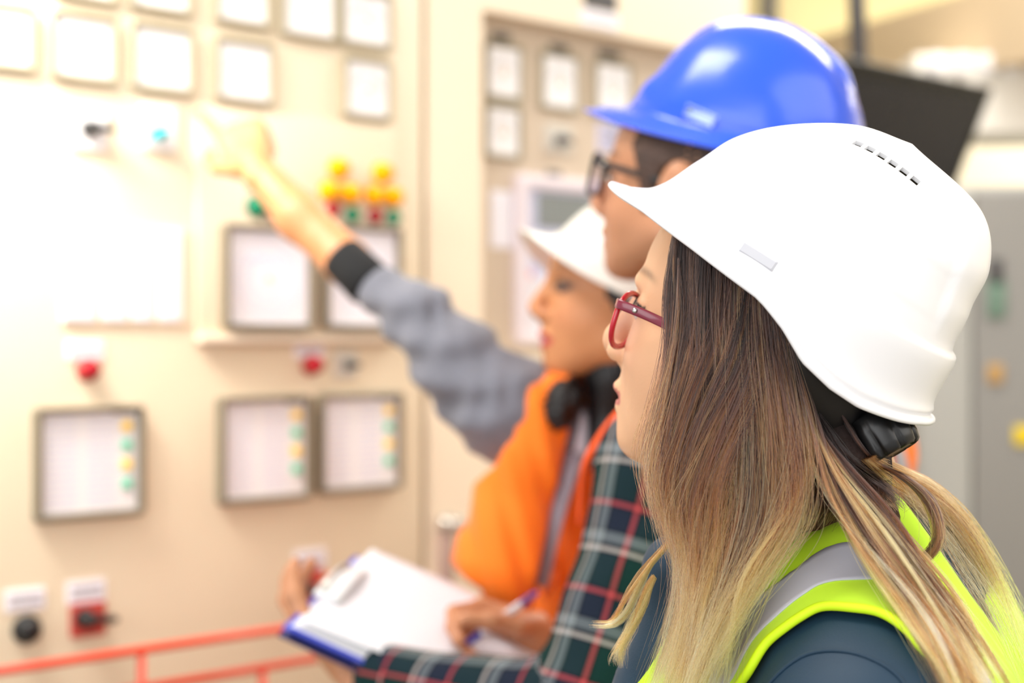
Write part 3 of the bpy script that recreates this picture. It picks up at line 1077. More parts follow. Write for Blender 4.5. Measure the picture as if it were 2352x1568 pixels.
def head_fn(fr, male=False, mouth_open=.0016, lipz=(-.0608, -.0745), lipx=(.0795, .0730), chin=(.0565, -.0945), neck=None):
    j = 1.08 if male else 1.0
    pr = [
        ('e', ((-.012, 0, .032), (.094, .074 * j, .085)), 0),
        ('e', ((.042, 0, .036), (.047, .056, .055)), .02),
        ('e', ((.040, 0, -.02), (.046, .055, .058)), .02),
        ('e', ((.046, .031, -.030), (.030, .027, .030)), .015),
        ('e', ((.046, -.031, -.030), (.030, .027, .030)), .015),
        ('e', ((.056, 0, -.055), (.028, .028, .026)), .015),
        ('e', ((.042, .029, -.058), (.024, .022, .034)), .015),
        ('e', ((.042, -.029, -.058), (.024, .022, .034)), .015),
        ('e', ((.000, .048, -.030), (.045, .022, .050)), .02),
        ('e', ((.000, -.048, -.030), (.045, .022, .050)), .02),
        ('c', ((.000, .050 * j, -.052), (.045, .018 * j, chin[1] + .003), .017, .012), .02),
        ('c', ((.000, -.050 * j, -.052), (.045, -.018 * j, chin[1] + .003), .017, .012), .02),
        ('e', ((chin[0], 0, chin[1]), (.0165, .020 * j, .0135)), .012),
        ('e', ((.032, 0, -.075), (.045, .030, .025)), .02),
        ('c', ((.0805, -.026, .017), (.0805, .026, .017), .0085, .0085), .010),
        ('e', ((.096, .031, .001), (.017, .014, .010)), -.010),
        ('e', ((.096, -.031, .001), (.017, .014, .010)), -.010),
        # eyelids over the eyeball
        ('e', ((.0700, .031, .0015), (.0125, .0145, .0105)), .003),
        ('e', ((.0700, -.031, .0015), (.0125, .0145, .0105)), .003),
        # nose
        ('c', ((.0860, 0, .008), (.1000, 0, -.026), .0062, .0078), .009),
        ('e', ((.0985, 0, -.0325), (.0088, .0095, .0080)), .006),
        ('e', ((.0895, .0115, -.0375), (.0098, .0062, .0070)), .004),
        ('e', ((.0895, -.0115, -.0375), (.0098, .0062, .0070)), .004),
        ('c', ((.098, 0, -.038), (.084, 0, -.0455), .0042, .0050), .005),
        ('e', ((.0945, .0062, -.0440), (.0052, .0026, .0036)), -.002),
        ('e', ((.0945, -.0062, -.0440), (.0052, .0026, .0036)), -.002),
        # lips
        ('e', ((lipx[0], 0, lipz[0]), (.0090, .0200, .0052)), .004),
        ('e', ((lipx[1] + .0005, 0, lipz[1]), (.0088, .0175, .0058)), .004),
        ('e', ((lipx[1] + .010, 0, (lipz[0] + lipz[1]) / 2), (.013, .0175, mouth_open)), -.0012),
        # ears
        ('e', ((-.010, .076 * j, -.004), (.019, .0065, .030)), .004),
        ('e', ((-.010, -.076 * j, -.004), (.019, .0065, .030)), .004),
        ('e', ((-.004, .0825 * j, -.003), (.009, .004, .017)), -.003),
    ]
    base = make_union(pr)

    def fn(p):
        return base(fr.l(p)) * fr.s
    return fn


def head_colors(fr, verts, skin, lip, brow, lipz=(-.0608, -.0745), stubble=0.0):
    q = fr.l(verts)
    c = np.tile(skin, (len(q), 1))
    g = lambda cx, cy, cz, rx, ry, rz: np.exp(-(((q[:, 0] - cx) / rx) ** 2 + ((np.abs(q[:, 1]) - cy) / ry) ** 2 + ((q[:, 2] - cz) / rz) ** 2))
    blush = np.clip(g(.07, .038, -.035, .03, .02, .02) * .5 + g(.1, 0, -.034, .02, .015, .012) * .4, 0, 1)[:, None]
    c = c * (1 - blush * .35) + np.array([.75, .28, .2]) * blush * .35
    zc = (lipz[0] + lipz[1]) / 2
    L = (np.abs(q[:, 2] - zc - .0005) < .0125 - .38 * np.abs(q[:, 1])) & (q[:, 0] > .074 - .1 * np.abs(q[:, 1])) & (np.abs(q[:, 1]) < .024)
    c[L] = lip
    ay = np.abs(q[:, 1])
    bz = .0215 + .004 * np.sin(np.clip((ay - .01) / .04, 0, 1) * 3.0)
    bw = np.exp(-((q[:, 2] - bz) / .0032) ** 2) * ss(ay, .009, .016) * (1 - ss(ay, .042, .054)) * (q[:, 0] > .045) * .62
    c = c * (1 - bw[:, None]) + np.array(brow)[None] * bw[:, None]
    lash = (((ay - .031) / .0145) ** 2 + ((q[:, 2] + .0005) / .0052) ** 2 < 1.25) & (q[:, 0] > .062) & (((ay - .031) / .0135) ** 2 + ((q[:, 2] + .0005) / .0040) ** 2 > .75)
    c[lash] = np.array([.03, .02, .02])
    if stubble:
        s = ss(q[:, 2], -.035, -.06) * ss(-q[:, 0], -.12, .02)
        c = c * (1 - stubble * s[:, None]) + np.array(brow)[None] * stubble * s[:, None]
    return c


def unit(v):
    v = np.asarray(v, float); return v / np.linalg.norm(v)


def hand_prims(wrist, fwd, palm, side, pose, thumb, s=1.0, forearm=None):
    """pose: 4 tuples (spread deg, bend1, bend2, bend3) index..little; thumb: directions in (F,S,N)."""
    F_ = unit(fwd); N_ = np.asarray(palm, float); N_ = unit(N_ - F_ * (N_ @ F_)); S_ = np.cross(F_, N_) * side
    wrist = np.asarray(wrist, float)
    pr = []
    base_off = [.0285, .0100, -.0090, -.0265]; base_len = [.088, .090, .086, .078]
    ln = [(.042, .025, .020), (.046, .029, .021), (.043, .027, .020), (.034, .020, .018)]
    r0 = [.0092, .0094, .0088, .0078]
    pr.append(('c', (wrist - F_ * .02 * s, wrist + F_ * .02 * s, .024 * s, .022 * s), 0))
    for off, bl, r in zip(base_off, base_len, r0):
        b = wrist + (F_ * bl + S_ * off) * s
        pr.append(('c', (wrist + (F_ * .015 + S_ * off * .55) * s, b, .0150 * s, .0115 * s), .010 * s))
    pr.append(('c', (wrist + (F_ * .02 + S_ * .018 + N_ * .008) * s, wrist + (F_ * .055 + S_ * .026 + N_ * .008) * s, .016 * s, .013 * s), .010 * s))
    tips = []
    for i in range(4):
        spread, b1, b2, b3 = pose[i]
        p = wrist + (F_ * base_len[i] + S_ * base_off[i]) * s
        sp = math.radians(spread)
        D0 = F_ * math.cos(sp) + S_ * math.sin(sp)
        a = 0
        for L, b, rr in zip(ln[i], (b1, b2, b3), (1.0, .92, .84)):
            a += math.radians(b)
            d = D0 * math.cos(a) + N_ * math.sin(a)
            q = p + d * L * s
            pr.append(('c', (p, q, r0[i] * rr * s, r0[i] * (rr - .07) * s), .0035 * s))
            p = q
        tips.append(p)
    p = wrist + (F_ * .022 + S_ * .026 + N_ * .004) * s
    for (d, L, ra, rb) in zip(thumb, (.042, .034, .027), (.0150, .0112, .0104), (.0115, .0104, .0090)):
        d = unit(F_ * d[0] + S_ * d[1] + N_ * d[2])
        q = p + d * L * s
        pr.append(('c', (p, q, ra * s, rb * s), .006 * s))
        p = q
    tips.append(p)
    return pr, tips


def mesh_prims(prims, h, pad=.012, extra=None, clip=None):
    pts = []
    for kind, args, k in prims:
        if kind == 'c': pts += [np.asarray(args[0]) - max(args[2], args[3]), np.asarray(args[0]) + max(args[2], args[3]), np.asarray(args[1]) - max(args[2], args[3]), np.asarray(args[1]) + max(args[2], args[3])]
        elif k >= 0: pts += [np.asarray(args[0]) - max(args[1]), np.asarray(args[0]) + max(args[1])]
    pts = np.array(pts); lo, hi = pts.min(0) - pad, pts.max(0) + pad
    if clip is not None:
        lo = np.maximum(lo, clip[0]); hi = np.minimum(hi, clip[1])
    f = make_union(prims)
    fn = (lambda p: extra(p, f(p))) if extra else f
    return surface_nets(fn, lo, hi, h)


M_skin1 = mat('skin_fair', tuple(SKIN1), .42, sss=.12, attr='Col', bump=.06, bscale=500)
M_skin2 = mat('skin_tan', tuple(SKIN2), .42, sss=.08, attr='Col', bump=.06, bscale=400)
M_skin3 = mat('skin_warm', tuple(SKIN3), .45, sss=.08, attr='Col')
M_eye = mat('eye_white', srgb(235, 230, 225), .15, coat=.5)
M_iris = mat('eye_iris', srgb(50, 32, 22), .15, coat=.6)


def head_mesh(fr, h, skin, lip, brow, **kw):
    stub = kw.pop('stubble', 0)
    fn = head_fn(fr, **kw)
    c = fr.w([[x, y, z] for x in (-.115, .12) for y in (-.092, .092) for z in (-.125, .125)])
    v, f = surface_nets(fn, c.min(0), c.max(0), h)
    col = head_colors(fr, v, skin, lip, brow, kw.get('lipz', (-.0608, -.0745)), stub)
    return v, f, col


def add_eyes(fr, parent, white=None):
    for sg in (1, -1):
        c = fr.w([[.0712, sg * .031, .0]])[0]
        v, f = lathe_geo([(.0120 * math.sin(a), -.0120 * math.cos(a)) for a in np.linspace(.05, math.pi - .05, 14)], (0, 0, 0), (1, 0, 0), 20)
        v = v * fr.s
        o = link_mesh('eye', c + v @ fr.M * 1.0, f, white or M_eye, parent)
        v2, f2 = lathe_geo([(.0074, .0097), (.0062, .0110), (.0036, .0122), (.0004, .0127)], (0, 0, 0), (1, 0, 0), 18)
        link_mesh('iris', c + (v2 * fr.s) @ fr.M, f2, M_iris, o)


def body_mesh(parent, m, chunks, name='body'):
    """chunks: (verts, faces, colours) joined into ONE body mesh"""
    V, Fc = join_geo([(c[0], c[1]) for c in chunks])
    C = np.vstack([np.tile(c[2], (len(c[0]), 1)) if np.ndim(c[2]) == 1 else c[2] for c in chunks])
    return link_mesh(name, V, Fc, m, parent, vcol=C)


def legs_prims(hip, yaw, h=.9):
    p = math.radians(yaw); f = np.array([-math.cos(p), math.sin(p), 0]); l = np.array([-math.sin(p), -math.cos(p), 0])
    pr = [('e', ((hip[0], hip[1], hip[2]), (.15, .15, .13)), 0)]
    for sg in (1, -1):
        a = np.array(hip) + l * sg * .085; k = a + f * .02; k[2] = hip[2] * .54; an = a - f * .01 + l * sg * .02; an[2] = .09
        pr.append(('c', (a, k, .085, .060), .05)); pr.append(('c', (k, an, .060, .048), .03))
    return pr


def shoes(hip, yaw, parent, m):
    p = math.radians(yaw); f = np.array([-math.cos(p), math.sin(p), 0]); l = np.array([-math.sin(p), -math.cos(p), 0])
    for sg in (1, -1):
        a = np.array([hip[0], hip[1], 0]) + l * sg * .105 - f * .03
        pr = [('c', (a + [0, 0, .045], a + f * .16 + [0, 0, .038], .042, .036), 0), ('c', (a + [0, 0, .08], a + [0, 0, .12], .05, .052), .02)]
        v, fc = mesh_prims(pr, .009, extra=lambda q, d: np.maximum(d, -q[:, 2] + .001))
        link_mesh('shoe', v, fc, m, parent)


# cloth wrinkle noise: a few incoherent sine sheets
def folds(p, amp, freq, dirs, seed=0):
    r = np.random.default_rng(seed); out = 0
    for k in range(len(dirs)):
        d = unit(dirs[k]); q = p @ d
        w = p @ unit(r.normal(size=3)) * freq * .35
        out = out + np.sin(q * freq * (1 + .25 * k) + r.uniform(0, 6) + 1.6 * np.sin(w))
    return out * amp / len(dirs)


M_denim = mat('trousers_dark', srgb(40, 46, 60), .85, bump=.2, bscale=300)
M_shoe = mat('work_shoe', srgb(40, 32, 28), .5)

# ================================================================ woman in front
FR1 = Frame((.171, 1.0, 1.6), 23, 18)
W1 = thing('person', 'nearest woman, long ombre hair, lime vest over dark teal jacket, looking up left', 'person', (.25, 1.04, 0))
hv, hf, hc = head_mesh(FR1, .0017, SKIN1, np.array(srgb(196, 110, 100)), srgb(80, 55, 40), mouth_open=.0030)
neck1 = [('c', (FR1.w([[-.035, 0, -.03]])[0], (.235, 1.01, 1.44), .056, .056), 0), ('e', (FR1.w([[-.02, 0, -.02]])[0], (.06, .055, .055)), .03)]
cols1 = SKIN1
torso1_in = [('e', ((.26, 1.04, 1.22), (.13, .13, .24)), 0), ('c', ((.31, 1.15, 1.34), (.225, .92, 1.34), .04, .04), .05), ('e', ((.25, 1.04, .95), (.13, .13, .15)), .05),
             ('c', ((.225, .92, 1.34), (.235, .90, 1.08), .035, .03), .03), ('c', ((.31, 1.15, 1.34), (.33, 1.19, 1.08), .035, .03), .03)]
nv, nf = mesh_prims(neck1, .005)
bv_, bf_ = mesh_prims(torso1_in, .012)
body1 = body_mesh(W1, M_skin1, [(hv, hf, hc), (nv, nf, SKIN1), (bv_, bf_, SKIN1)])
add_eyes(FR1, W1)

M_teal = mat('jacket_teal', srgb(2, 46, 70), .6, bump=.12, bscale=900, vary=.08, vscale=20, sheen=.05)
yaw1 = math.radians(28)
RY = np.array([[-math.cos(yaw1), math.sin(yaw1), 0], [-math.sin(yaw1), -math.cos(yaw1), 0], [0, 0, 1]])
SH_L = np.array([.228, .885, 1.352]); SH_R = np.array([.335, 1.18, 1.355]); NB1 = np.array([.236, 1.015, 1.432])
jacket_pr = [
    ('e', ((.245, 1.04, 1.24), (.135, .155, .25), RY), 0),
    ('c', (SH_L, SH_R, .062, .062), .06),
    ('c', (NB1, SH_L, .066, .060), .05),
    ('c', (NB1, SH_R, .060, .060), .05),
    ('c', ((.135, 1.00, 1.32), (.165, 1.10, 1.32), .045, .045), .05),
    ('c', (P(1560, 1330, 1.0), P(1500, 1640, .99), .022, .028), .05),
    ('c', (P(1545, 1290, 1.0), P(1700, 1260, .99), .014, .04), .03),
    ('e', ((.255, 1.045, .98), (.15, .17, .22), RY), .06),
    ('c', (SH_L + [0, -.005, -.005], (.235, .875, 1.09), .066, .052), .03),
    ('c', ((.235, .875, 1.09), (.08, .95, .98), .052, .042), .03),
    ('c', (SH_R, (.35, 1.24, 1.09), .062, .052), .03),
    ('c', ((.35, 1.24, 1.09), (.19, 1.33, .99), .052, .042), .03),
]
jacket_f = make_union(jacket_pr)


def jext(p, d):
    d = d + folds(p, .0016, 60, [(1, .2, .4), (.3, 1, -.5), (-.2, .3, 1)], 3)
    nk = sd_cone(p, NB1 + [0, 0, -.01], FR1.w([[-.02, 0, -.06]])[0], .040, .058)
    return -smin(-d, nk, .01)


jv, jf = mesh_prims(jacket_pr, .005, extra=jext)
jacket1 = link_mesh('jacket', jv, jf, M_teal, W1)
# stand collar of the jacket around the neck, open at the front
col = []
for a in np.linspace(math.radians(40), math.radians(320), 40):
    # angle measured from the facing direction
    fd = np.array([-math.cos(yaw1), math.sin(yaw1), 0]); ld = np.array([-math.sin(yaw1), -math.cos(yaw1), 0])
    col.append((fd * math.cos(a) * .072 + ld * math.sin(a) * .070, a))
rows = [(-.01, 1.0), (.010, .96), (.022, .95), (.027, .97), (.025, 1.02), (.01, 1.04), (-.02, 1.10)]
V = [np.array([.215, 1.01, 1.438]) + e * sc + np.array([0, 0, hz]) for e, a in col for hz, sc in rows]
link_mesh('collar', V, grid_faces(len(col), len(rows)), M_teal, jacket1)
lp = legs_prims((.26, 1.05, .88), 28); lv_, lf_ = mesh_prims(lp, .014)
link_mesh('trousers', lv_, lf_, M_denim, W1); shoes((.26, 1.05, .88), 28, W1, M_shoe)

BVJ = BVHTree.FromPolygons([tuple(v) for v in jv], [tuple(f) for f in jf])
CAMP = Vector((0, 0, CAMZ))


def surf(px, py, bvh, lift, fallback):
    d = Vector(P(px, py, 1.0) - np.array([0, 0, CAMZ])).normalized()
    h = bvh.ray_cast(CAMP, d)
    if h[0] is None: return P(px, py, fallback), np.array([0, -1.0, 0])
    n = np.array(h[1])
    if n @ np.array(d) > 0: n = -n
    return np.array(h[0]) + n * lift, n
# ================================================================ man in plaid
def plaid_material():
    m = bpy.data.materials.new('plaid_flannel'); m.use_nodes = True; nt = m.node_tree; b = nt.nodes['Principled BSDF']
    b.inputs['Roughness'].default_value = .9; b.inputs['Specular IOR Level'].default_value = .2
    uv = nt.nodes.new('ShaderNodeUVMap'); sep = nt.nodes.new('ShaderNodeSeparateXYZ'); nt.links.new(uv.outputs[0], sep.inputs[0])
    outs = []
    for k in (0, 1):
        fr = nt.nodes.new('ShaderNodeMath'); fr.operation = 'FRACT'; nt.links.new(sep.outputs[k], fr.inputs[0])
        cr = nt.nodes.new('ShaderNodeValToRGB'); cr.color_ramp.interpolation = 'CONSTANT'
        nt.links.new(fr.outputs[0], cr.inputs[0])
        g, nv, wh, gy, rd, bk = srgb(10, 46, 44), srgb(26, 34, 52), srgb(196, 188, 184), srgb(120, 128, 134), srgb(190, 76, 82), srgb(8, 12, 16)
        stops = [(0, g), (.10, bk), (.13, rd), (.18, bk), (.21, nv), (.45, bk), (.48, gy), (.60, bk), (.65, wh), (.70, bk), (.73, g), (.97, g)]
        el = cr.color_ramp.elements
        el[0].position = 0; el[0].color = (*stops[0][1], 1); el[1].position = stops[1][0]; el[1].color = (*stops[1][1], 1)
        for p_, c_ in stops[2:]:
            e = el.new(p_); e.color = (*c_, 1)
        outs.append(cr.outputs[0])
    mx = nt.nodes.new('ShaderNodeMix'); mx.data_type = 'RGBA'; mx.inputs[0].default_value = .5
    nt.links.new(outs[0], mx.inputs[6]); nt.links.new(outs[1], mx.inputs[7]); nt.links.new(mx.outputs[2], b.inputs['Base Color'])
    return m


M_plaid = plaid_material()
M_orange = mat('vest_orange', srgb(255, 124, 0), .75, vary=.03, vscale=10, sheen=.2)
M_orangered = mat('vest_binding_orange', srgb(255, 92, 24), .7)
M_reflect = mat('reflective_grey', srgb(176, 178, 190), .4, metal=.25)


def seg_uv(p, segs, scale=.088, u0=0.0, v0=0.0):
    """u: distance along the nearest limb segment, v: arc length round it (wrap turned away from the camera)"""
    best = np.full(len(p), 1e9); U_ = np.zeros(len(p)); V_ = np.zeros(len(p)); acc = 0
    for a, b, r in segs:
        a = np.asarray(a); b = np.asarray(b); L = np.linalg.norm(b - a); ax = (b - a) / L
        h = np.clip((p - a) @ ax, 0, L); q = p - a - h[:, None] * ax
        d = np.linalg.norm(q, axis=1)
        e1 = np.array([0, -1.0, 0]); e1 = e1 - ax * (e1 @ ax); e1 /= np.linalg.norm(e1); e2 = np.cross(ax, e1)
        th = np.arctan2(q @ e2, q @ e1)
        m = d < best
        best[m] = d[m]; U_[m] = acc + ((p - a) @ ax)[m]; V_[m] = th[m] * r
        acc += L
    return np.stack([U_ / scale + u0, V_ / scale + v0], 1)


FR2 = Frame(P(1580, 442, 1.6), 23, 13, scale=1.03)
W2 = thing('person', 'man in green and red plaid shirt and orange vest, writing on the clipboard', 'person', (.32, 1.68, 0))
hv, hf, hc = head_mesh(FR2, .0030, SKIN2, np.array(srgb(176, 98, 86)), srgb(30, 20, 14), male=True, stubble=.25)
add_eyes(FR2, W2)
# left hand under the clipboard, right hand with the pen
WL = P(818, 1545, 1.565)
lh, ltips = hand_prims(WL, P(700, 1420, 1.66) - WL, (.25, .35, .9), -1,
                       [(6, 12, 38, 30), (1, 12, 42, 32), (-5, 14, 44, 30), (-12, 16, 46, 30)], [(.5, .8, .3), (.7, .5, .5), (.7, .2, .7)], 1.02)
WR = P(1258, 1478, 1.665)
rh, rtips = hand_prims(WR, P(1128, 1448, 1.652) - WR, (-.20, -.90, -.40), 1,
                       [(8, 38, 48, 25), (0, 62, 62, 40), (-5, 70, 66, 40), (-10, 74, 66, 40)], [(.70, .30, .62), (.93, .22, .30), (.92, -.10, .10)], 1.04)
lhv, lhf = mesh_prims(lh, .0032); rhv, rhf = mesh_prims(rh, .0030)
SL2 = P(1528, 1062, 1.47); EL2 = P(1345, 1660, 1.40); SR2 = P(1968, 1050, 1.84); ER2 = np.array([.33, 1.85, 1.15])
NK2 = P(1650, 830, 1.66)
arm_in = [('c', (SL2, EL2, .038, .032), 0), ('c', (EL2, WL, .034, .024), .01)]
av, af = mesh_prims(arm_in, .006)
arm_in2 = [('c', (SR2, ER2, .038, .032), 0), ('c', (ER2, WR, .034, .025), .01)]
av2, af2 = mesh_prims(arm_in2, .006)
tin = [('c', (FR2.w([[-.03, 0, -.04]])[0], NK2, .062, .060), 0), ('e', ((.31, 1.69, 1.22), (.12, .14, .24)), .04), ('c', (SL2, SR2, .04, .04), .05), ('e', ((.33, 1.70, .95), (.13, .14, .15)), .05)]
tv_, tf_ = mesh_prims(tin, .010)
body2 = body_mesh(W2, M_skin2, [(hv, hf, hc), (lhv, lhf, SKIN2), (rhv, rhf, SKIN2 * [1.0, .93, .9]), (av, af, SKIN2), (av2, af2, SKIN2), (tv_, tf_, SKIN2)])

yaw2 = math.radians(24); RY2 = np.array([[-math.cos(yaw2), math.sin(yaw2), 0], [-math.sin(yaw2), -math.cos(yaw2), 0], [0, 0, 1]])
C2 = np.array([.325, 1.69, 1.2])
cuffL = WL + unit(EL2 - WL) * .035
cuffR = WR + unit(ER2 - WR) * .045
shirt_pr = [
    ('e', (C2, (.135, .195, .29), RY2), 0),
    ('c', (SL2, SR2, .062, .062), .06), ('c', (NK2 - [0, 0, .02], SL2, .055, .058), .05), ('c', (NK2 - [0, 0, .02], SR2, .055, .058), .05),
    ('e', (C2 - [0, 0, .28], (.15, .19, .2), RY2), .06),
    ('c', (SR2, ER2, .062, .055), .03), ('c', (ER2, cuffR, .055, .040), .03),
    ('c', (SL2, EL2, .058, .060), .025), ('c', (EL2, cuffL, .054, .036), .03),
]


def sext(p, d):
    return d + folds(p, .0030, 55, [(.3, .2, 1), (1, .3, .6), (-.4, .5, 1)], 11)


sv, sf = mesh_prims(shirt_pr, .0055, extra=sext)
suv = seg_uv(sv, [(SL2, EL2, .058), (EL2, cuffL, .045), (SR2, SR2 + np.array([0, 0, -.6]), .1)], .088, .42, .93)
shirt = link_mesh('plaid_shirt', sv, sf, M_plaid, W2, uv=suv)
for cf, ax_, r_ in ((cuffL, unit(WL - EL2), .036), (cuffR, unit(WR - ER2), .040)):
    v, f = lathe_geo([(r_ - .004, -.045), (r_ + .001, -.04), (r_ + .002, .0), (r_ - .002, .008), (r_ - .008, .006)], cf, ax_, 32)
    link_mesh('cuff', v, f, M_plaid, shirt, uv=seg_uv(v, [(cf, cf + ax_ * .1, .04)]))
v, f = mesh_prims(legs_prims((.33, 1.71, .93), 24), .014)
link_mesh('trousers', v, f, M_denim, W2); shoes((.33, 1.71, .93), 24, W2, M_shoe)

# orange vest of the man
vest2_pr = [
    ('e', (C2, (.148, .205, .30), RY2), 0),
    ('c', (SL2 + [.03, .03, .008], SR2 + [.0, -.015, .008], .064, .064), .06), ('c', (NK2 - [0, 0, .02], SL2 + [.02, .03, .0], .058, .060), .05), ('c', (NK2 - [0, 0, .02], SR2, .058, .060), .05),
    ('e', (C2 - [0, 0, .28], (.163, .203, .2), RY2), .06),
]


def vext2(p, d):
    d = d + folds(p, .002, 50, [(1, .3, .3), (.2, 1, .1)], 5)
    armh = sd_cone(p, SL2 + np.array([.004, -.03, .03]), SL2 + (EL2 - SL2) * .35 + np.array([0, -.05, 0]), .078, .078)
    armr = sd_cone(p, SR2 + np.array([.03, .08, .0]), SR2 + np.array([.02, .10, -.25]), .074, .074)
    neck = sd_cone(p, NK2 + [-.02, 0, .01], NK2 + [-.14, .05, -.12], .068, .05)
    d = np.maximum(np.maximum(np.maximum(d, -armh), -armr), -neck)
    return np.maximum(d, .78 - p[:, 2])


v, f = mesh_prims(vest2_pr, .006, extra=vext2)
vest2 = link_mesh('safety_vest', v, f, M_orange, W2)
BV2 = BVHTree.FromPolygons([tuple(x) for x in v], [tuple(x) for x in f])
# reflective stripe down his back and the bright binding along the near armhole
def ribbon(pts, normals, w, t, axis=None):
    pts = np.asarray(pts); n = len(pts); V = []
    for i in range(n):
        tn = unit(pts[min(i + 1, n - 1)] - pts[max(i - 1, 0)]); nn = unit(normals[i] - tn * (normals[i] @ tn)); s_ = np.cross(tn, nn)
        for a, b in ((-1, -.5), (-1, .6), (-.7, 1), (.7, 1), (1, .6), (1, -.5)):
            V.append(pts[i] + s_ * w * .5 * a + nn * t * b)
    Fc = []
    for i in range(n - 1):
        for k in range(6):
            j = (k + 1) % 6; Fc.append((i * 6 + k, i * 6 + j, i * 6 + 6 + j, i * 6 + 6 + k))
    Fc.append(tuple(range(6))[::-1]); Fc.append(tuple((n - 1) * 6 + k for k in range(6)))
    return np.array(V), Fc


def ray_ribbon(pix, bvh, w, t, n=24, lift=.002, fb=1.5):
    px = catmull(pix, n); pts, nr = [], []
    for x, y in px:
        q, nn = surf(x, y, bvh, lift, fb); pts.append(q); nr.append(nn)
    pts = np.array(pts)
    for _ in range(2): pts[1:-1] = (pts[:-2] + pts[1:-1] * 2 + pts[2:]) / 4
    return ribbon(pts, nr, w, t)


v, f = ray_ribbon([(2052, 1000), (2064, 1060), (2074, 1130), (2080, 1200)], BV2, .026, .0015, 16, .003, 1.7)
link_mesh('reflective_band', v, f, M_reflect, vest2)
BVS = BVHTree.FromPolygons([tuple(x) for x in sv], [tuple(x) for x in sf])
bp = catmull(np.array([P(1500, 905, 1.475), P(1452, 925, 1.45), P(1415, 958, 1.455), P(1378, 1005, 1.47), P(1350, 1052, 1.49), P(1338, 1095, 1.51), P(1332, 1200, 1.53)]), 30)
v, f = tube_geo(bp, .0075, 8, flat=(1.0, .45)); link_mesh('binding', v, f, M_orangered, vest2, label='bright orange-red edging')

# hair and glasses of the man
M_hair2 = mat('hair_dark_brown', srgb(66, 44, 34), .6, bump=.8, bscale=220, vary=.25, vscale=60)
hp = [('e', ((-.016, 0, .034), (.097, .080, .087)), 0), ('e', ((-.055, 0, -.02), (.055, .060, .055)), .02), ('e', ((.020, .058, .010), (.034, .020, .052)), .02), ('e', ((.020, -.058, .010), (.034, .020, .052)), .02)]
hpf = make_union(hp)


def hairfn2(p):
    q = FR2.l(p); d = hpf(q) + .0012 * np.sin(q[:, 2] * 900 + q[:, 0] * 500)
    cut = sd_ell(q, (.075, 0, -.03), (.060, .12, .085)); ear = sd_ell(q, (-.008, .085, -.006), (.022, .02, .034)); ear2 = sd_ell(q, (-.008, -.085, -.006), (.022, .02, .034))
    return np.maximum(np.maximum(np.maximum(d, -cut), -ear), -ear2)


c = FR2.w([[x, y, z] for x in (-.125, .09) for y in (-.095, .095) for z in (-.09, .13)])
v, f = surface_nets(hairfn2, c.min(0), c.max(0), .0035)
link_mesh('hair', v, f, M_hair2, W2)


def eyeglasses(name, label, fr, m, mt, yc, zc, w, h, xf, tube, temple_y, temple_len, shape=2.6, hinge=None, wrap=.006):
    root = thing(name, label, 'eyeglasses', tuple(fr.w([[xf, 0, zc]])[0]))
    rims = []
    for sg in (1, -1):
        pts = []
        for a in np.linspace(0, 2 * math.pi, 48, endpoint=False):
            ca, sa = math.cos(a), math.sin(a)
            y = w / 2 * math.copysign(abs(ca) ** (2 / shape), ca); z = h / 2 * math.copysign(abs(sa) ** (2 / shape), sa)
            z += (.0025 * (y / (w / 2))) if sa > 0 else 0
            x = xf - wrap * ((yc + y) / (yc + w / 2)) ** 2
            pts.append((x, sg * (yc + y), zc + z))
        pts = np.array(pts)
        rims.append(tube_geo(fr.w(pts), tube * fr.s, 10, closed=True, flat=(1.0, 1.0)))
        ctr = pts.mean(0)
        V = np.vstack([fr.w(pts * .99 + ctr * .01), fr.w([ctr + [.0012, 0, 0]])]); n = len(pts)
        lens = link_mesh('lens', V, [(k, (k + 1) % n, n) for k in range(n)], M_lens, root)
        solidify(lens, .0012)
    yi = yc - w / 2
    rims.append(tube_geo(fr.w(catmull([(xf, yi + .001, zc + .004), (xf + .002, 0, zc + .009), (xf, -yi - .001, zc + .004)], 12)), tube * .95 * fr.s, 8))
    v, f = join_geo(rims); link_mesh('rims', v, f, m, root)
    for sg in (1, -1):
        yo = yc + w / 2
        xh = xf - wrap
        P_ = [(xh + .002, sg * (yo - .001), zc + h * .30), (xh - .004, sg * (yo + .0045), zc + h * .30), (xh - .03, sg * (yo + .005), zc + h * .25), (xh - .075, sg * temple_y, zc + h * .13), (xh - .105, sg * temple_y, zc + h * .05), (xh - .125, sg * (temple_y - .003), zc - .012)]
        v, f = ribbon(fr.w(catmull(P_, 40)), [fr.d([0, sg, 0])] * 40, .0062 * fr.s * (hinge or 1), .0013 * fr.s)
        t = link_mesh('temple_arm', v, f, mt, root)
        v, f = lathe_geo([(.0017, 0), (.0017, .0006), (.0005, .0008)], fr.w([[xh - .014, sg * (yo + .0062), zc + h * .285]])[0], fr.d([0, sg, 0]), 14)
        link_mesh('rivet', v * 1.0, f, M_knobmetal, t, label='silver rivet')
    return root


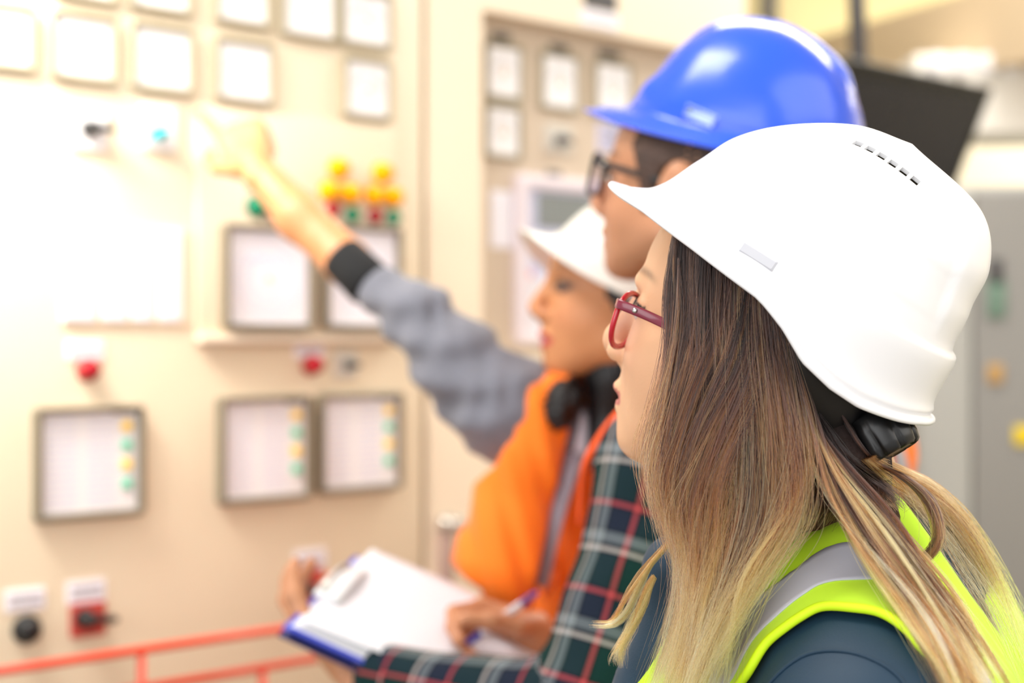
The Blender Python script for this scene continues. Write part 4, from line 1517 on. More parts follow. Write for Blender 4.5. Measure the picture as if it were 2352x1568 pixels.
M_lens = bpy.data.materials.new('lens_glass'); M_lens.use_nodes = True
nt = M_lens.node_tree; nt.nodes.remove(nt.nodes['Principled BSDF'])
gl = nt.nodes.new('ShaderNodeBsdfGlossy'); gl.inputs['Roughness'].default_value = .02
tr = nt.nodes.new('ShaderNodeBsdfTransparent'); tr.inputs[0].default_value = (.90, .87, .92, 1)
mxs = nt.nodes.new('ShaderNodeMixShader'); mxs.inputs[0].default_value = .06; nt.links.new(tr.outputs[0], mxs.inputs[1]); nt.links.new(gl.outputs[0], mxs.inputs[2])
nt.links.new(mxs.outputs[0], nt.nodes['Material Output'].inputs['Surface'])
eyeglasses('eyeglasses', 'black rectangular eyeglasses on the man under the blue hard hat', FR2, M_black, M_black, .034, -.002, .052, .042, .0985, .0024, .079, .12, 4, 1.15)
M_redg = mat('acetate_red', srgb(190, 12, 40), .2, coat=.6)
M_redt = mat('acetate_dark_red', srgb(128, 22, 52), .25, coat=.6)
eyeglasses('eyeglasses', 'red plastic eyeglasses on the long-haired woman in front', FR1, M_redg, M_redt, .0345, -.0118, .053, .0390, .0845, .0021, .078, .12, 2.25, 1.08, wrap=.0005)

# ---- clipboard and pen
cl = P(655, 1440, 1.52); cr = P(820, 1276, 1.70); dl_ = np.array([.262, .040, -.102]); dl_ /= np.linalg.norm(dl_)
we = cr - cl; W_c = np.linalg.norm(we); we /= W_c
dl_ = unit(dl_ - we * (dl_ @ we) * .5)
nb = unit(np.cross(dl_, we)); nb = nb if nb[2] > 0 else -nb
cb = thing('clipboard', 'blue clipboard with white sheets held in the left hand of the man', 'clipboard', tuple(cl + we * W_c / 2))
LB = .268


def cbp(a, b, c_): return cl + we * a + dl_ * b + nb * c_


def sheet(a0, a1, b0, b1, z0, thick, curl, na=14, nb_=26, seed=0):
    V = []
    for s_ in (0, 1):
        for i in range(na):
            for j in range(nb_):
                a = a0 + (a1 - a0) * i / (na - 1); b = b0 + (b1 - b0) * j / (nb_ - 1)
                u_, v_ = i / (na - 1), j / (nb_ - 1)
                V.append(cbp(a, b, z0 + curl(u_, v_) + thick * s_))
    n = na * nb_; Fc = []
    g = grid_faces(na, nb_)
    Fc += [f[::-1] for f in g] + [tuple(k + n for k in f) for f in g]
    bd = [i * nb_ for i in range(na)] + [(na - 1) * nb_ + j for j in range(1, nb_)] + [i * nb_ + nb_ - 1 for i in range(na - 2, -1, -1)] + [j for j in range(nb_ - 2, 0, -1)]
    for k in range(len(bd)):
        a, b = bd[k], bd[(k + 1) % len(bd)]
        Fc.append((a, b, b + n, a + n))
    return np.array(V), Fc


M_blue = mat('clipboard_blue', srgb(52, 70, 200), .35, coat=.3)
M_blued = mat('folder_dark_blue', srgb(24, 28, 96), .4)
v, f = sheet(0, W_c, -.002, LB, -.003, .003, lambda u, v: 0); link_mesh('board', v, f, M_blue, cb)
v, f = sheet(.002, W_c - .004, -.004, LB, -.016, .003, lambda u, v: -.010 * (1 - v) * 0); link_mesh('folder_back', v, f, M_blued, cb)
for k in range(4):
    v, f = sheet(.006 + .002 * k, W_c - .004 - .002 * k, .004 + .003 * k, LB - .01, .0005 + .0022 * k, .0006, lambda u, v, k=k: .004 * k * (1 - u) * v * v * .3)
    link_mesh('paper_sheet', v, f, M_glass_white, cb)
v, f = sheet(.008, W_c + .002, .012, LB - .002, .010, .0006, lambda u, v: .010 * math.sin(math.pi * v) * .5 + .012 * max(0, v - .6) ** 2 * 4 * (1 - u) + .006 * (1 - v) * u)
link_mesh('paper_sheet', v, f, M_glass_white, cb)
g1 = []
for i in range(7):
    yy = .05 + .028 * i
    v, f = box_geo((0, 0, 0), (1, 1, 1)); w = np.array([cbp(.03 + (W_c - .06) * x, yy + .0008 * y, .0145 + .004 * math.sin(math.pi * yy / LB) + .0003 * z) for x, y, z in v]); g1.append((w, f))
# clip
v, f = sheet(W_c * .30, W_c * .72, .000, .030, .012, .004, lambda u, v: .006 * math.sin(math.pi * u) + .004 * v, 12, 6); link_mesh('clip', v, f, mat('clip_white', srgb(232, 234, 240), .3, coat=.4), cb)
v, f = tube_geo([cbp(W_c * .34, .006, .020), cbp(W_c * .68, .006, .020)], .004, 10); link_mesh('clip_spring', v, f, M_knobmetal, cb)

_rd = P(1060, 1486, 1.0) - np.array([0, 0, CAMZ]); _t = ((cl + nb * .017 - np.array([0, 0, CAMZ])) @ nb) / (_rd @ nb)
pt = np.array([0, 0, CAMZ]) + _rd * _t; pe = P(1234, 1360, 1.615)
pen = thing('pen', 'white ballpoint pen with a blue tip and purple end in the writing hand', 'pen', tuple(pt))
ax = unit(pe - pt); Lp = np.linalg.norm(pe - pt)
v, f = lathe_geo([(.0006, 0), (.0016, .004), (.0038, .012), (.0042, .026)], pt, ax, 18); link_mesh('tip', v, f, mat('pen_blue', srgb(40, 60, 200), .35), pen, label='blue pen tip')
v, f = lathe_geo([(.0042, .026), (.0044, .03), (.0044, Lp - .024), (.0040, Lp - .022)], pt, ax, 18); link_mesh('barrel', v, f, mat('pen_white', srgb(236, 232, 242), .3, coat=.4), pen)
v, f = lathe_geo([(.0041, Lp - .024), (.0043, Lp - .020), (.0040, Lp - .006), (.0024, Lp), (.0006, Lp + .001)], pt, ax, 18); link_mesh('end_cap', v, f, mat('pen_purple', srgb(96, 48, 160), .35), pen, label='purple end cap')
v, f = ribbon([pt + ax * (Lp - .045) + np.array([0, -.006, .003]), pt + ax * (Lp - .006) + np.array([0, -.0055, .003])], [np.array([0, -1.0, .3])] * 2, .002, .0006); link_mesh('pocket_clip', v, f, M_knobmetal, pen)

# ================================================================ woman pointing at the cabinet
FR3 = Frame(P(1416, 690, 1.82), -10, 12, scale=1.02)
W3 = thing('person', 'dark-haired woman in grey sweatshirt and orange vest, pointing at the gauges', 'person', (.14, 1.98, 0))
hv, hf, hc = head_mesh(FR3, .0034, SKIN3, np.array(srgb(196, 70, 72)), srgb(30, 18, 14))
_q = FR3.l(hv); _e = np.exp(-((( _q[:, 0] - .072) / .022) ** 2 + ((np.abs(_q[:, 1]) - .033) / .019) ** 2 + ((_q[:, 2] - .003) / .010) ** 2))[:, None] * .75
hc = hc * (1 - _e) + np.array([.05, .03, .03]) * _e
add_eyes(FR3, W3, mat('eye_grey_brown', srgb(112, 92, 88), .3))  # eye white toned a darker grey-brown
WH = P(590, 388, 2.0)
h3, tips3 = hand_prims(WH, P(536, 262, 2.065) - WH, (.10, .9, -.2), 1,
                       [(14, 4, 6, 6), (2, 55, 62, 30), (-4, 58, 66, 30), (-8, 60, 66, 30)], [(.80, .75, .25), (.97, .25, .35), (.95, -.05, .45)], .98)
h3v, h3f = mesh_prims(h3, .0034)
SR3 = P(1195, 960, 1.83); ER3 = P(950, 738, 1.87); SL3 = P(1480, 1030, 2.06); NK3 = P(1352, 930, 1.915)
a3 = [('c', (WH, P(690, 500, 1.955), .0235, .031), 0), ('c', (P(690, 500, 1.955), P(796, 600, 1.915), .031, .031), .02), ('c', (P(796, 600, 1.915), ER3, .026, .024), .02), ('c', (ER3, SR3, .030, .036), .02)]
a3v, a3f = mesh_prims(a3, .0045)
EL3 = np.array([.20, 2.12, 1.18])
t3 = [('c', (FR3.w([[-.03, 0, -.03]])[0], NK3, .050, .048), 0), ('e', (FR3.w([[0, 0, -.05]])[0], (.055, .05, .04)), .03), ('c', (SR3, SL3, .04, .04), .04), ('e', ((.14, 1.99, 1.25), (.12, .10, .24)), .05), ('e', ((.15, 2.0, .97), (.13, .11, .15)), .05),
      ('c', (SL3, EL3, .038, .03), .02), ('c', (EL3, (.02, 2.0, 1.02), .03, .024), .02)]
t3v, t3f = mesh_prims(t3, .008)
body3 = body_mesh(W3, M_skin3, [(hv, hf, hc), (h3v, h3f, SKIN3), (a3v, a3f, SKIN3), (t3v, t3f, SKIN3)])

M_sweat = mat('sweatshirt_grey', srgb(116, 117, 128), .9, bump=.3, bscale=500, vary=.12, vscale=30, sheen=.2)
M_cuff = mat('cuff_black', srgb(26, 26, 28), .9, bump=.3, bscale=400)
yaw3 = math.radians(-55); RY3 = np.array([[-math.cos(yaw3), math.sin(yaw3), 0], [-math.sin(yaw3), -math.cos(yaw3), 0], [0, 0, 1]])
C3 = np.array([.130, 1.99, 1.24])
A0_ = P(880, 672, 1.880); A1_ = P(962, 735, 1.855); A2_ = P(1050, 832, 1.84); A3_ = P(1150, 930, 1.83)
sw_pr = [
    ('e', (C3, (.115, .150, .26), RY3), 0),
    ('c', (SR3 + [.02, .02, -.01], SL3, .055, .055), .05), ('c', (NK3 - [0, 0, .03], SR3 + [.02, .02, 0], .042, .050), .04), ('c', (NK3 - [0, 0, .03], SL3, .042, .050), .04),
    ('e', (C3 - [-.01, -.01, .27], (.125, .155, .2), RY3), .06),
    ('c', (SL3, EL3, .058, .05), .03), ('c', (EL3, (.02, 2.0, 1.02), .05, .036), .03),
    ('c', (A0_, A1_, .035, .041), .02), ('c', (A1_, A2_, .042, .052), .02), ('c', (A2_, A3_, .052, .060), .03), ('c', (A3_, SR3 + [.03, .02, -.01], .058, .060), .04),
]
axA = unit(A3_ - A0_)


def sw_ext(p, d):
    u = (p - A0_) @ axA
    arm = ss(u, -.02, .03) * (1 - ss(u, .20, .28)) * ss(-p[:, 0], -.08, -.02)
    q = p @ unit(np.cross(axA, [0, 1, 0]))
    w_ = p @ unit([.3, .8, -.5])
    fold = np.sin(u * 120 + 60 * q + 2.5 * np.sin(q * 45 + w_ * 30)) * .0026 * (.5 + .5 * np.sin(u * 31 + w_ * 60)) + np.sin(u * 62 - 70 * q + w_ * 50) * .0034
    d = d + arm * fold + folds(p, .002, 45, [(.2, .2, 1), (1, .5, .1)], 21)
    nk = sd_cone(p, NK3 + [0, 0, -.02], FR3.w([[-.02, 0, -.07]])[0], .050, .060)
    return -smin(-d, nk, .01)


s3v, s3f = mesh_prims(sw_pr, .0055, extra=sw_ext)
sweat = link_mesh('sweatshirt', s3v, s3f, M_sweat, W3)
ca0 = P(782, 598, 1.905); ca1 = P(856, 634, 1.885)
axc = unit(P(856, 650, 1.885) - P(790, 585, 1.905))
v, f = lathe_geo([(.024, -.002), (.0295, -.001), (.0305, .004), (.0315, .03), (.0325, .058), (.030, .062), (.024, .061)], P(786, 590, 1.905), axc, 36)
link_mesh('cuff', v, f, M_cuff, sweat, label='black ribbed cuff')
M_tee = mat('tee_white', srgb(226, 216, 226), .8)
v, f = mesh_prims([('e', (P(1334, 1015, 1.812), (.015, .014, .042)), 0), ('c', (P(1340, 960, 1.84), P(1352, 985, 1.84), .016, .014), .02)], .004)
link_mesh('t_shirt', v, f, M_tee, W3)
v, f = mesh_prims(legs_prims((.15, 2.02, .90), -30), .014)
link_mesh('trousers', v, f, M_denim, W3); shoes((.15, 2.02, .90), -30, W3, M_shoe)


v, f = ribbon(catmull([P(1322, 1040, 1.792), P(1300, 1110, 1.782), P(1270, 1215, 1.774), P(1240, 1345, 1.772)], 20), [np.array([-.4, -.9, 0])] * 20, .021, .003); link_mesh('zip_placket', v, f, mat('placket_grey', srgb(150, 146, 158), .9), sweat)


def plane_px(p, ax_, ay, bx, by_, d0=1.85):
    """signed side of the vertical-ish cutting plane through camera-facing line a-b (in metres, at depth d0)"""
    A_ = P(ax_, ay, d0); B_ = P(bx, by_, d0); t = unit(B_ - A_); n = np.array([-t[2], 0, t[0]])
    return (p - A_) @ n


vest3_pr = [
    ('e', (C3 + [-.008, -.008, 0], (.132, .172, .27), RY3), 0),
    ('c', (SR3 + [.045, .02, .0], SL3 + [-.02, 0, .004], .062, .060), .05), ('c', (NK3 - [0, 0, .03], SR3 + [.05, .02, 0], .05, .060), .04), ('c', (NK3 - [0, 0, .03], SL3 - [.02, 0, 0], .05, .060), .04),
    ('e', (C3 - [-.0, -.0, .27], (.150, .185, .2), RY3), .06),
    ('c', (P(1205, 1060, 1.80), P(1160, 1300, 1.79), .045, .066), .04),
    ('c', (P(1282, 890, 1.80), P(1235, 945, 1.80), .020, .030), .03), ('c', (P(1235, 945, 1.80), P(1195, 1060, 1.80), .032, .045), .03),
]


def v3ext(p, d):
    d = d + np.sin(p[:, 0] * 120 + p[:, 2] * 38) * .0030 + np.sin(p[:, 0] * 230 + p[:, 2] * 60 + 1) * .0014 + folds(p, .002, 40, [(1, .1, .2)], 2)
    arm = sd_cone(p, SR3 + np.array([-.075, -.02, .0]), SR3 + np.array([-.13, -.02, .09]), .082, .10)
    arml = sd_cone(p, SL3 + np.array([.05, .0, .02]), EL3, .07, .07)
    d = np.maximum(np.maximum(d, -arm), -arml)
    front = C3[1] - .02 - p[:, 1]                                          # >0 towards the camera
    # opening: wedge between the two front edges
    e1 = plane_px(p, 1312, 965, 1222, 1354, 1.78); e2 = plane_px(p, 1366, 1030, 1254, 1350, 1.78)
    wedge = np.maximum(np.maximum(-e1, e2), -front)
    wedge = wedge
    d = np.maximum(d, -wedge)
    neck = sd_cone(p, P(1355, 985, 1.86), P(1350, 880, 1.88), .034, .045)
    d = np.maximum(d, -neck)
    # side hem: the right flap ends higher
    a_ = plane_px(p, 1030, 1282, 1120, 1345, 1.80); b_ = p[:, 0] - P(1112, 1300, 1.80)[0]
    cut = np.maximum(-a_ * -1, b_)
    d = np.maximum(d, -np.maximum(a_, b_))
    return np.maximum(d, .80 - p[:, 2])


v3v, v3f = mesh_prims(vest3_pr, .005, extra=v3ext)
vest3 = link_mesh('safety_vest', v3v, v3f, M_orange, W3)

# black hair: smooth fall behind the face and a fluffy end gathered at the collar
M_hair3 = mat('hair_black', srgb(16, 12, 13), .45, bump=.6, bscale=200)
hp3 = [('e', (FR3.w([[-.020, 0, .02]])[0], (.088, .088, .088)), 0), ('c', (FR3.w([[-.045, .035, .0]])[0], P(1412, 860, 1.80), .050, .034), .03),
       ('c', (P(1412, 860, 1.80), P(1392, 1010, 1.80), .030, .022), .03), ('c', (P(1392, 1010, 1.80), P(1372, 1060, 1.80), .020, .012), .02)]


def h3fn(p, d):
    q = FR3.l(p)
    face = sd_ell(q, (.088, 0, -.03), (.068, .13, .15))
    d = d + .0016 * np.sin(p[:, 0] * 600 + 4 * np.sin(p[:, 2] * 20))
    return np.maximum(d, -face)


v, f = mesh_prims(hp3, .0045, extra=h3fn)
hair3 = link_mesh('hair', v, f, M_hair3, W3)


def fur(p, d):
    return d + .004 * np.sin(p[:, 0] * 330 + 3 * np.sin(p[:, 2] * 150)) * np.sin(p[:, 2] * 300 + p[:, 1] * 200)


v, f = mesh_prims([('e', (P(1292, 925, 1.772), (.024, .022, .028)), 0), ('e', (P(1275, 955, 1.770), (.017, .018, .018)), .01), ('e', (P(1310, 895, 1.785), (.014, .018, .018)), .01)], .0035, extra=fur)
link_mesh('hair_end', v, f, M_hair3, hair3)
# ================================================================ vest of the woman in front
M_lime = mat('vest_lime', srgb(206, 255, 40), .75, vary=.03, vscale=12, sheen=.2)
M_limeedge = mat('binding_lime', srgb(214, 255, 20), .65)
vest_in = [('e', ((.248, 1.04, 1.22), (.158, .182, .272), RY), 0), ('e', ((.258, 1.045, .98), (.172, .192, .24), RY), .06),
           ('c', ((.135, 1.00, 1.32), (.165, 1.10, 1.32), .055, .055), .05),
           ('c', (NB1 + [.01, .02, .0], SH_R + [-.02, -.05, .0], .068, .068), .05)]


def v1ext(p, d):
    d = d + folds(p, .0015, 50, [(1, .3, .3), (.2, 1, .1)], 8)
    d = np.maximum(d, -(np.linalg.norm(p - (SH_L + [0, -.03, .0]), axis=1) - .105))
    d = np.maximum(d, -sd_cone(p, SH_R + [.01, .05, .03], SH_R + [.02, .08, -.25], .075, .075))
    zc = p[:, 2] - (1.378 + .25 * (p[:, 0] - .12))
    d = np.maximum(d, np.minimum(zc, (1.02 - .3 * (p[:, 0] - .25)) - p[:, 1]))
    d = np.maximum(d, -sd_cone(p, NB1 + [-.02, 0, .02], FR1.w([[-.02, 0, -.06]])[0], .064, .075))
    return np.maximum(d, .78 - p[:, 2])


v1v, v1f = mesh_prims(vest_in, .006, extra=v1ext)
vest1 = link_mesh('safety_vest', v1v, v1f, M_lime, W1)

ROWS = [  # armhole edge, outer band edge, inner band edge, neck edge (front bottom -> over the shoulder -> back)
    ((1620, 1980), (1585, 1980), (1500, 1980), (1400, 1980)),
    ((1645, 1780), (1610, 1780), (1530, 1780), (1425, 1780)),
    ((1690, 1620), (1668, 1620), (1590, 1620), (1450, 1620)),
    ((1738, 1560), (1712, 1560), (1630, 1555), (1500, 1540)),
    ((1775, 1497), (1753, 1484), (1660, 1495), (1545, 1450)),
    ((1813, 1463), (1813, 1424), (1710, 1411), (1600, 1350)),
    ((1856, 1433), (1860, 1385), (1770, 1368), (1690, 1235)),
    ((1899, 1413), (1905, 1360), (1835, 1325), (1790, 1180)),
    ((1964, 1418), (1977, 1355), (1891, 1282), (1870, 1135)),
    ((2020, 1429), (2028, 1360), (1950, 1264), (1958, 1118)),
    ((2071, 1463), (2075, 1403), (2015, 1285), (2045, 1150)),
    ((2114, 1514), (2136, 1484), (2090, 1370), (2118, 1245)),
    ((2166, 1568), (2196, 1568), (2175, 1480), (2200, 1370)),
    ((2200, 1640), (2240, 1640), (2260, 1600), (2330, 1560)),
    ((2225, 1800), (2270, 1800), (2310, 1780), (2380, 1740)),
]
R_ = np.array(ROWS, float)
NR = 76
Rc = np.stack([catmull(R_[:, k], NR) for k in range(4)], 1)


def patch(c0, c1, n, lift, e0=0.0, e1=0.0):
    V = np.zeros((NR, n, 3))
    for i in range(NR):
        a, b = Rc[i, c0], Rc[i, c1]
        last = None
        for j in range(n):
            t = -e0 + (1 + e0 + e1) * j / (n - 1)
            x, y = a * (1 - t) + b * t
            q, nn = surf(x, y, BVJ, lift, 0)
            if abs(q[1]) < .3:
                q = last + (last - V[i, j - 2]) * .5 + np.array([0, .006, -.004]) if last is not None and j > 1 else P(x, y, .95)
            V[i, j] = q; last = q
    for _ in range(3):
        W = V.copy(); W[1:-1, 1:-1] = (V[1:-1, 1:-1] * 2 + V[:-2, 1:-1] + V[2:, 1:-1] + V[1:-1, :-2] + V[1:-1, 2:]) / 6; V = W
    return V.reshape(-1, 3)


lay = grid_faces(NR, 26)
PATCHV = patch(0, 3, 26, .0065, .0, .0)
o = link_mesh('shoulder_panel', PATCHV, lay, M_lime, vest1); solidify(o, .003, 0)
lay = grid_faces(NR, 10)
o = link_mesh('reflective_band', patch(1, 2, 10, .0085), lay, mat('reflective_silver', srgb(196, 198, 212), .45), vest1); solidify(o, .001, 0)
bpts = []
for x, y in Rc[:, 0]:
    q, nn = surf(x, y, BVJ, .0075, .9); bpts.append(q)
bpts = np.array(bpts)
for _ in range(2): bpts[1:-1] = (bpts[:-2] + bpts[1:-1] * 2 + bpts[2:]) / 4
v, f = tube_geo(bpts, .0032, 8); link_mesh('binding', v, f, M_limeedge, vest1)
# seam across the jacket shoulder
sp = []
for x, y in catmull([(1690, 1700), (1760, 1580), (1850, 1505), (1960, 1500), (2060, 1550), (2110, 1640)], 30):
    q, nn = surf(x, y, BVJ, .0004, .86); sp.append(q)
v, f = tube_geo(np.array(sp), .0013, 6); link_mesh('seam', v, f, M_teal, jacket1)

# ================================================================ long hair
HAIRCOL = [(-1.0, srgb(238, 200, 128)), (-.23, srgb(228, 180, 106)), (-.165, srgb(196, 140, 78)), (-.125, srgb(160, 98, 50)), (-.085, srgb(128, 72, 42)), (-.04, srgb(80, 50, 42)), (.01, srgb(42, 29, 27)), (.06, srgb(22, 16, 15)), (1, srgb(18, 13, 12))]
_hx = [a for a, _ in HAIRCOL]; _hc = np.array([c for _, c in HAIRCOL])


def hair_color(z):
    return np.stack([np.interp(z, _hx, _hc[:, k]) for k in range(3)], -1)


def depth_clamp(pts, gap):
    for i in range(len(pts)):
        d = Vector(pts[i] - np.array([0, 0, CAMZ])); L = d.length; d.normalize()
        h = BVV.ray_cast(CAMP, d)
        if h[0] is not None and h[3] - gap < L:
            pts[i] = np.array([0, 0, CAMZ]) + np.array(d) * (h[3] - gap)
    return pts


def guides(keys, n=26, gap=.010):
    """keys: list of lists of (px, py, depth) -> dense curves (k, n, 3) resting on the clothes"""
    out = []
    for k in keys:
        k = np.array(k, float)
        c = catmull(k, n)
        w = np.array([P(*q) for q in c])
        w = depth_clamp(w, gap)
        for _ in range(2): w[1:-1] = (w[:-2] + 2 * w[1:-1] + w[2:]) / 4
        out.append(w)
    return np.array(out)


def strands_from(G, count, clumps, spread, layer, wob=.0022, inward=(0, 1, 0), tshift=0.0, len_jit=.12, cl_tight=.5, fly=.0, seed=1, u_dist=None, dshade=.0, flight=.0):
    r = np.random.default_rng(seed)
    K, n, _ = G.shape
    us = np.linspace(0, 1, K)
    cu = r.uniform(0, 1, clumps) if u_dist is None else u_dist(r, clumps)
    cd = r.uniform(0, 1, clumps) ** 1.4
    cph = r.uniform(0, 6.28, (clumps, 3)); camp = r.normal(0, 1, (clumps, 2)) * wob; ctone = r.normal(0.004, .050, clumps); cbr = np.exp(r.normal(-.05, .52, clumps))
    S, Cc = [], []
    t = np.linspace(0, 1, n)
    for s in range(count):
        c = r.integers(clumps)
        off = r.normal(0, 1) * spread * (1 - cl_tight * t)
        u = np.clip(cu[c] + off, -.04, 1.04)
        i = np.clip((u * (K - 1)).astype(int), 0, K - 2); w = (u * (K - 1) - i)[:, None]
        idx = np.arange(n)
        p = G[i, idx] * (1 - w) + G[i + 1, idx] * w
        dep = (cd[c] + r.normal(0, .10)) * layer
        p = p + np.outer(np.ones(n), inward) * abs(dep)
        ph = cph[c]
        p[:, 0] += camp[c, 0] * np.sin(t * 7 + ph[0]) * t ** .5 + r.normal(0, .0011) * t
        p[:, 1] += camp[c, 1] * np.sin(t * 6 + ph[1]) * .5
        # individual waviness
        p[:, 0] += .0006 * np.sin(t * r.uniform(8, 22) + r.uniform(0, 6))
        if r.random() < fly:
            a = r.uniform(.003, .014); f0 = r.uniform(2, 6); p[:, 0] += a * t * np.sin(t * f0 + r.uniform(0, 6)); p[:, 1] -= abs(r.normal(0, .004)) * t; p[:, 2] += a * .4 * t * np.sin(t * f0 * 1.3 + r.uniform(0, 6))
        # cut the strand at its own length
        e = max(.35, 1 - abs(r.normal(0, len_jit)))
        tt = t * e
        q = np.stack([np.interp(tt, t, p[:, k]) for k in range(3)], 1)
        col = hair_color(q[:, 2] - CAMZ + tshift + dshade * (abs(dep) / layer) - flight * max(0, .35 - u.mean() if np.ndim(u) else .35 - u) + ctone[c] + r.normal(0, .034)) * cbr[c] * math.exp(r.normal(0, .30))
        S.append(q); Cc.append(np.clip(col, 0, 1))
    return S, Cc


def make_curves(name, S, Cc, rad, m, parent):
    cv = bpy.data.hair_curves.new(name)
    cv.add_curves([len(s) for s in S])
    P_ = np.vstack(S).astype(np.float32) - root_offset(parent).astype(np.float32)
    cv.attributes['position'].data.foreach_set('vector', P_.ravel()) if 'position' in cv.attributes else cv.points.foreach_set('position', P_.ravel())
    R = np.concatenate([rad * np.clip(1.15 - .9 * np.linspace(0, 1, len(s)) ** 4, .25, 1) for s in S]).astype(np.float32)
    ra = cv.attributes.get('radius') or cv.attributes.new('radius', 'FLOAT', 'POINT')
    ra.data.foreach_set('value', R)
    ca = cv.attributes.new('Col', 'FLOAT_COLOR', 'POINT')
    C4 = np.ones((len(P_), 4), np.float32); C4[:, :3] = np.vstack(Cc); ca.data.foreach_set('color', C4.ravel())
    o = bpy.data.objects.new(name, cv); COL.objects.link(o); o.parent = parent
    cv.materials.append(m)
    return o


M_strand = bpy.data.materials.new('hair_strand'); M_strand.use_nodes = True
nt = M_strand.node_tree; nt.nodes.remove(nt.nodes['Principled BSDF'])
hb_ = nt.nodes.new('ShaderNodeBsdfHairPrincipled'); hb_.parametrization = 'COLOR'
hb_.inputs['Roughness'].default_value = .26; hb_.inputs['Radial Roughness'].default_value = .45
at = nt.nodes.new('ShaderNodeAttribute'); at.attribute_name = 'Col'
nt.links.new(at.outputs['Color'], hb_.inputs['Color']); nt.links.new(hb_.outputs[0], nt.nodes['Material Output'].inputs['Surface'])
M_core = mat('hair_core', (.1, .07, .05), .8, attr='Col', bump=.8, bscale=250)

# dense core under the strands, hair colour darkened as shade in the gaps
cap = [('e', ((-.018, 0, .028), (.096, .075, .088)), 0)]
capf = make_union(cap)
core = [('e', (FR1.w([[-.03, 0, .03]])[0], (.080, .072, .080)), 0),
        ('c', (P(1640, 740, .985), P(1650, 1000, .985), .030, .030), .03), ('c', (P(1780, 800, .985), P(1760, 1050, .975), .036, .034), .03),
        ('c', (P(1640, 1000, .98), P(1650, 1200, .965), .026, .022), .02), ('c', (P(1760, 1050, .975), P(1720, 1220, .955), .030, .020), .02),
        ('c', (P(1790, 1120, .965), P(1850, 1215, .960), .034, .016), .02),
        ('c', (P(1680, 1210, .955), P(1600, 1420, .945), .018, .013), .02), ('c', (P(1600, 1420, .948), P(1560, 1560, .945), .012, .006), .01),
        ('c', (P(1830, 900, .985), P(1900, 1080, .965), .044, .036), .02), ('c', (P(1880, 1060, .965), P(1862, 1165, .965), .044, .018), .02), ('c', (P(1920, 1080, .965), P(2030, 1190, .945), .030, .012), .01)]


def corefn(p, d):
    q = FR1.l(p)
    d = np.minimum(d, np.maximum(capf(q), -(q[:, 2] + .2)))
    d = d + .0009 * np.sin(p[:, 0] * 900 + 3 * np.sin(p[:, 2] * 30))
    face = np.maximum(sd_ell(q, (.092, 0, -.02), (.080, .14, .17)), -(q[:, 0] - .022 - .15 * np.clip(-q[:, 2] - .05, 0, .1)))
    return np.maximum(d, -face)


v, f = mesh_prims(core, .0045, extra=corefn)
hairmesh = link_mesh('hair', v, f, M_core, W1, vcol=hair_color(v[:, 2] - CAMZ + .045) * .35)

_pv, _pf = join_geo([(jv, jf), (v1v, v1f), (PATCHV, grid_faces(NR, 26)), (v, f)])
BVV = BVHTree.FromPolygons([tuple(x) for x in _pv], [tuple(x) for x in _pf])
FRONT = [
    [(1556, 518, .940), (1546, 600, .938), (1562, 760, .937), (1552, 900, .932), (1524, 1010, .932), (1512, 1110, .932), (1570, 1260, .930), (1574, 1400, .925), (1486, 1640, .92)],
    [(1575, 534, .937), (1574, 680, .932), (1582, 840, .928), (1565, 980, .925), (1548, 1100, .925), (1592, 1260, .925), (1592, 1400, .92), (1520, 1640, .915)],
    [(1615, 550, .926), (1607, 720, .920), (1612, 880, .918), (1610, 1030, .917), (1605, 1150, .918), (1610, 1290, .918), (1590, 1430, .915), (1535, 1640, .91)],
    [(1680, 620, .928), (1680, 780, .914), (1690, 930, .908), (1692, 1060, .907), (1690, 1180, .91), (1665, 1310, .91), (1620, 1450, .905), (1560, 1640, .90)],
    [(1740, 670, .918), (1755, 820, .906), (1768, 960, .900), (1770, 1080, .899), (1762, 1190, .90), (1710, 1320, .90), (1650, 1460, .90), (1590, 1640, .895)],
    [(1795, 735, .912), (1822, 870, .902), (1848, 1000, .895), (1858, 1110, .893), (1835, 1210, .892), (1760, 1320, .890), (1690, 1450, .888), (1612, 1640, .885)],
]
GF = guides(FRONT, 30, .013)
BACK = [
    [(1812, 790, .912), (1850, 920, .902), (1880, 1050, .895), (1915, 1150, .888), (1985, 1270, .87), (2070, 1390, .86), (2150, 1520, .86), (2215, 1660, .86)],
    [(1822, 830, .916), (1862, 960, .904), (1910, 1065, .895), (1975, 1160, .885), (2060, 1280, .872), (2145, 1400, .868), (2225, 1530, .87), (2290, 1660, .87)],
    [(1832, 860, .925), (1880, 985, .912), (1950, 1085, .90), (2040, 1185, .893), (2125, 1290, .885), (2205, 1400, .885), (2285, 1530, .89), (2350, 1660, .90)],
]
GB = guides(BACK, 28, .016)
OUTER = [
    [(1985, 1058, .975), (2030, 1100, .968), (2080, 1150, .965), (2135, 1210, .962), (2200, 1315, .965), (2270, 1440, .968), (2350, 1640, .972)],
    [(1998, 1052, .980), (2050, 1090, .975), (2110, 1130, .972), (2180, 1190, .970), (2250, 1290, .972), (2310, 1420, .976), (2375, 1620, .98)],
    [(2010, 1045, .985), (2075, 1075, .982), (2145, 1110, .98), (2225, 1185, .98), (2290, 1300, .982), (2340, 1430, .985), (2390, 1600, .99)],
]
GO = guides(OUTER, 28, .012)
CURL = [
    [(1925, 940, .97), (1990, 1045, .94), (2060, 1085, .915), (2120, 1130, .91), (2150, 1190, .905), (2148, 1245, .90), (2122, 1282, .90)],
    [(1945, 965, .97), (2010, 1062, .945), (2080, 1090, .92), (2142, 1140, .915), (2166, 1200, .91), (2160, 1260, .905), (2130, 1296, .905)],
]
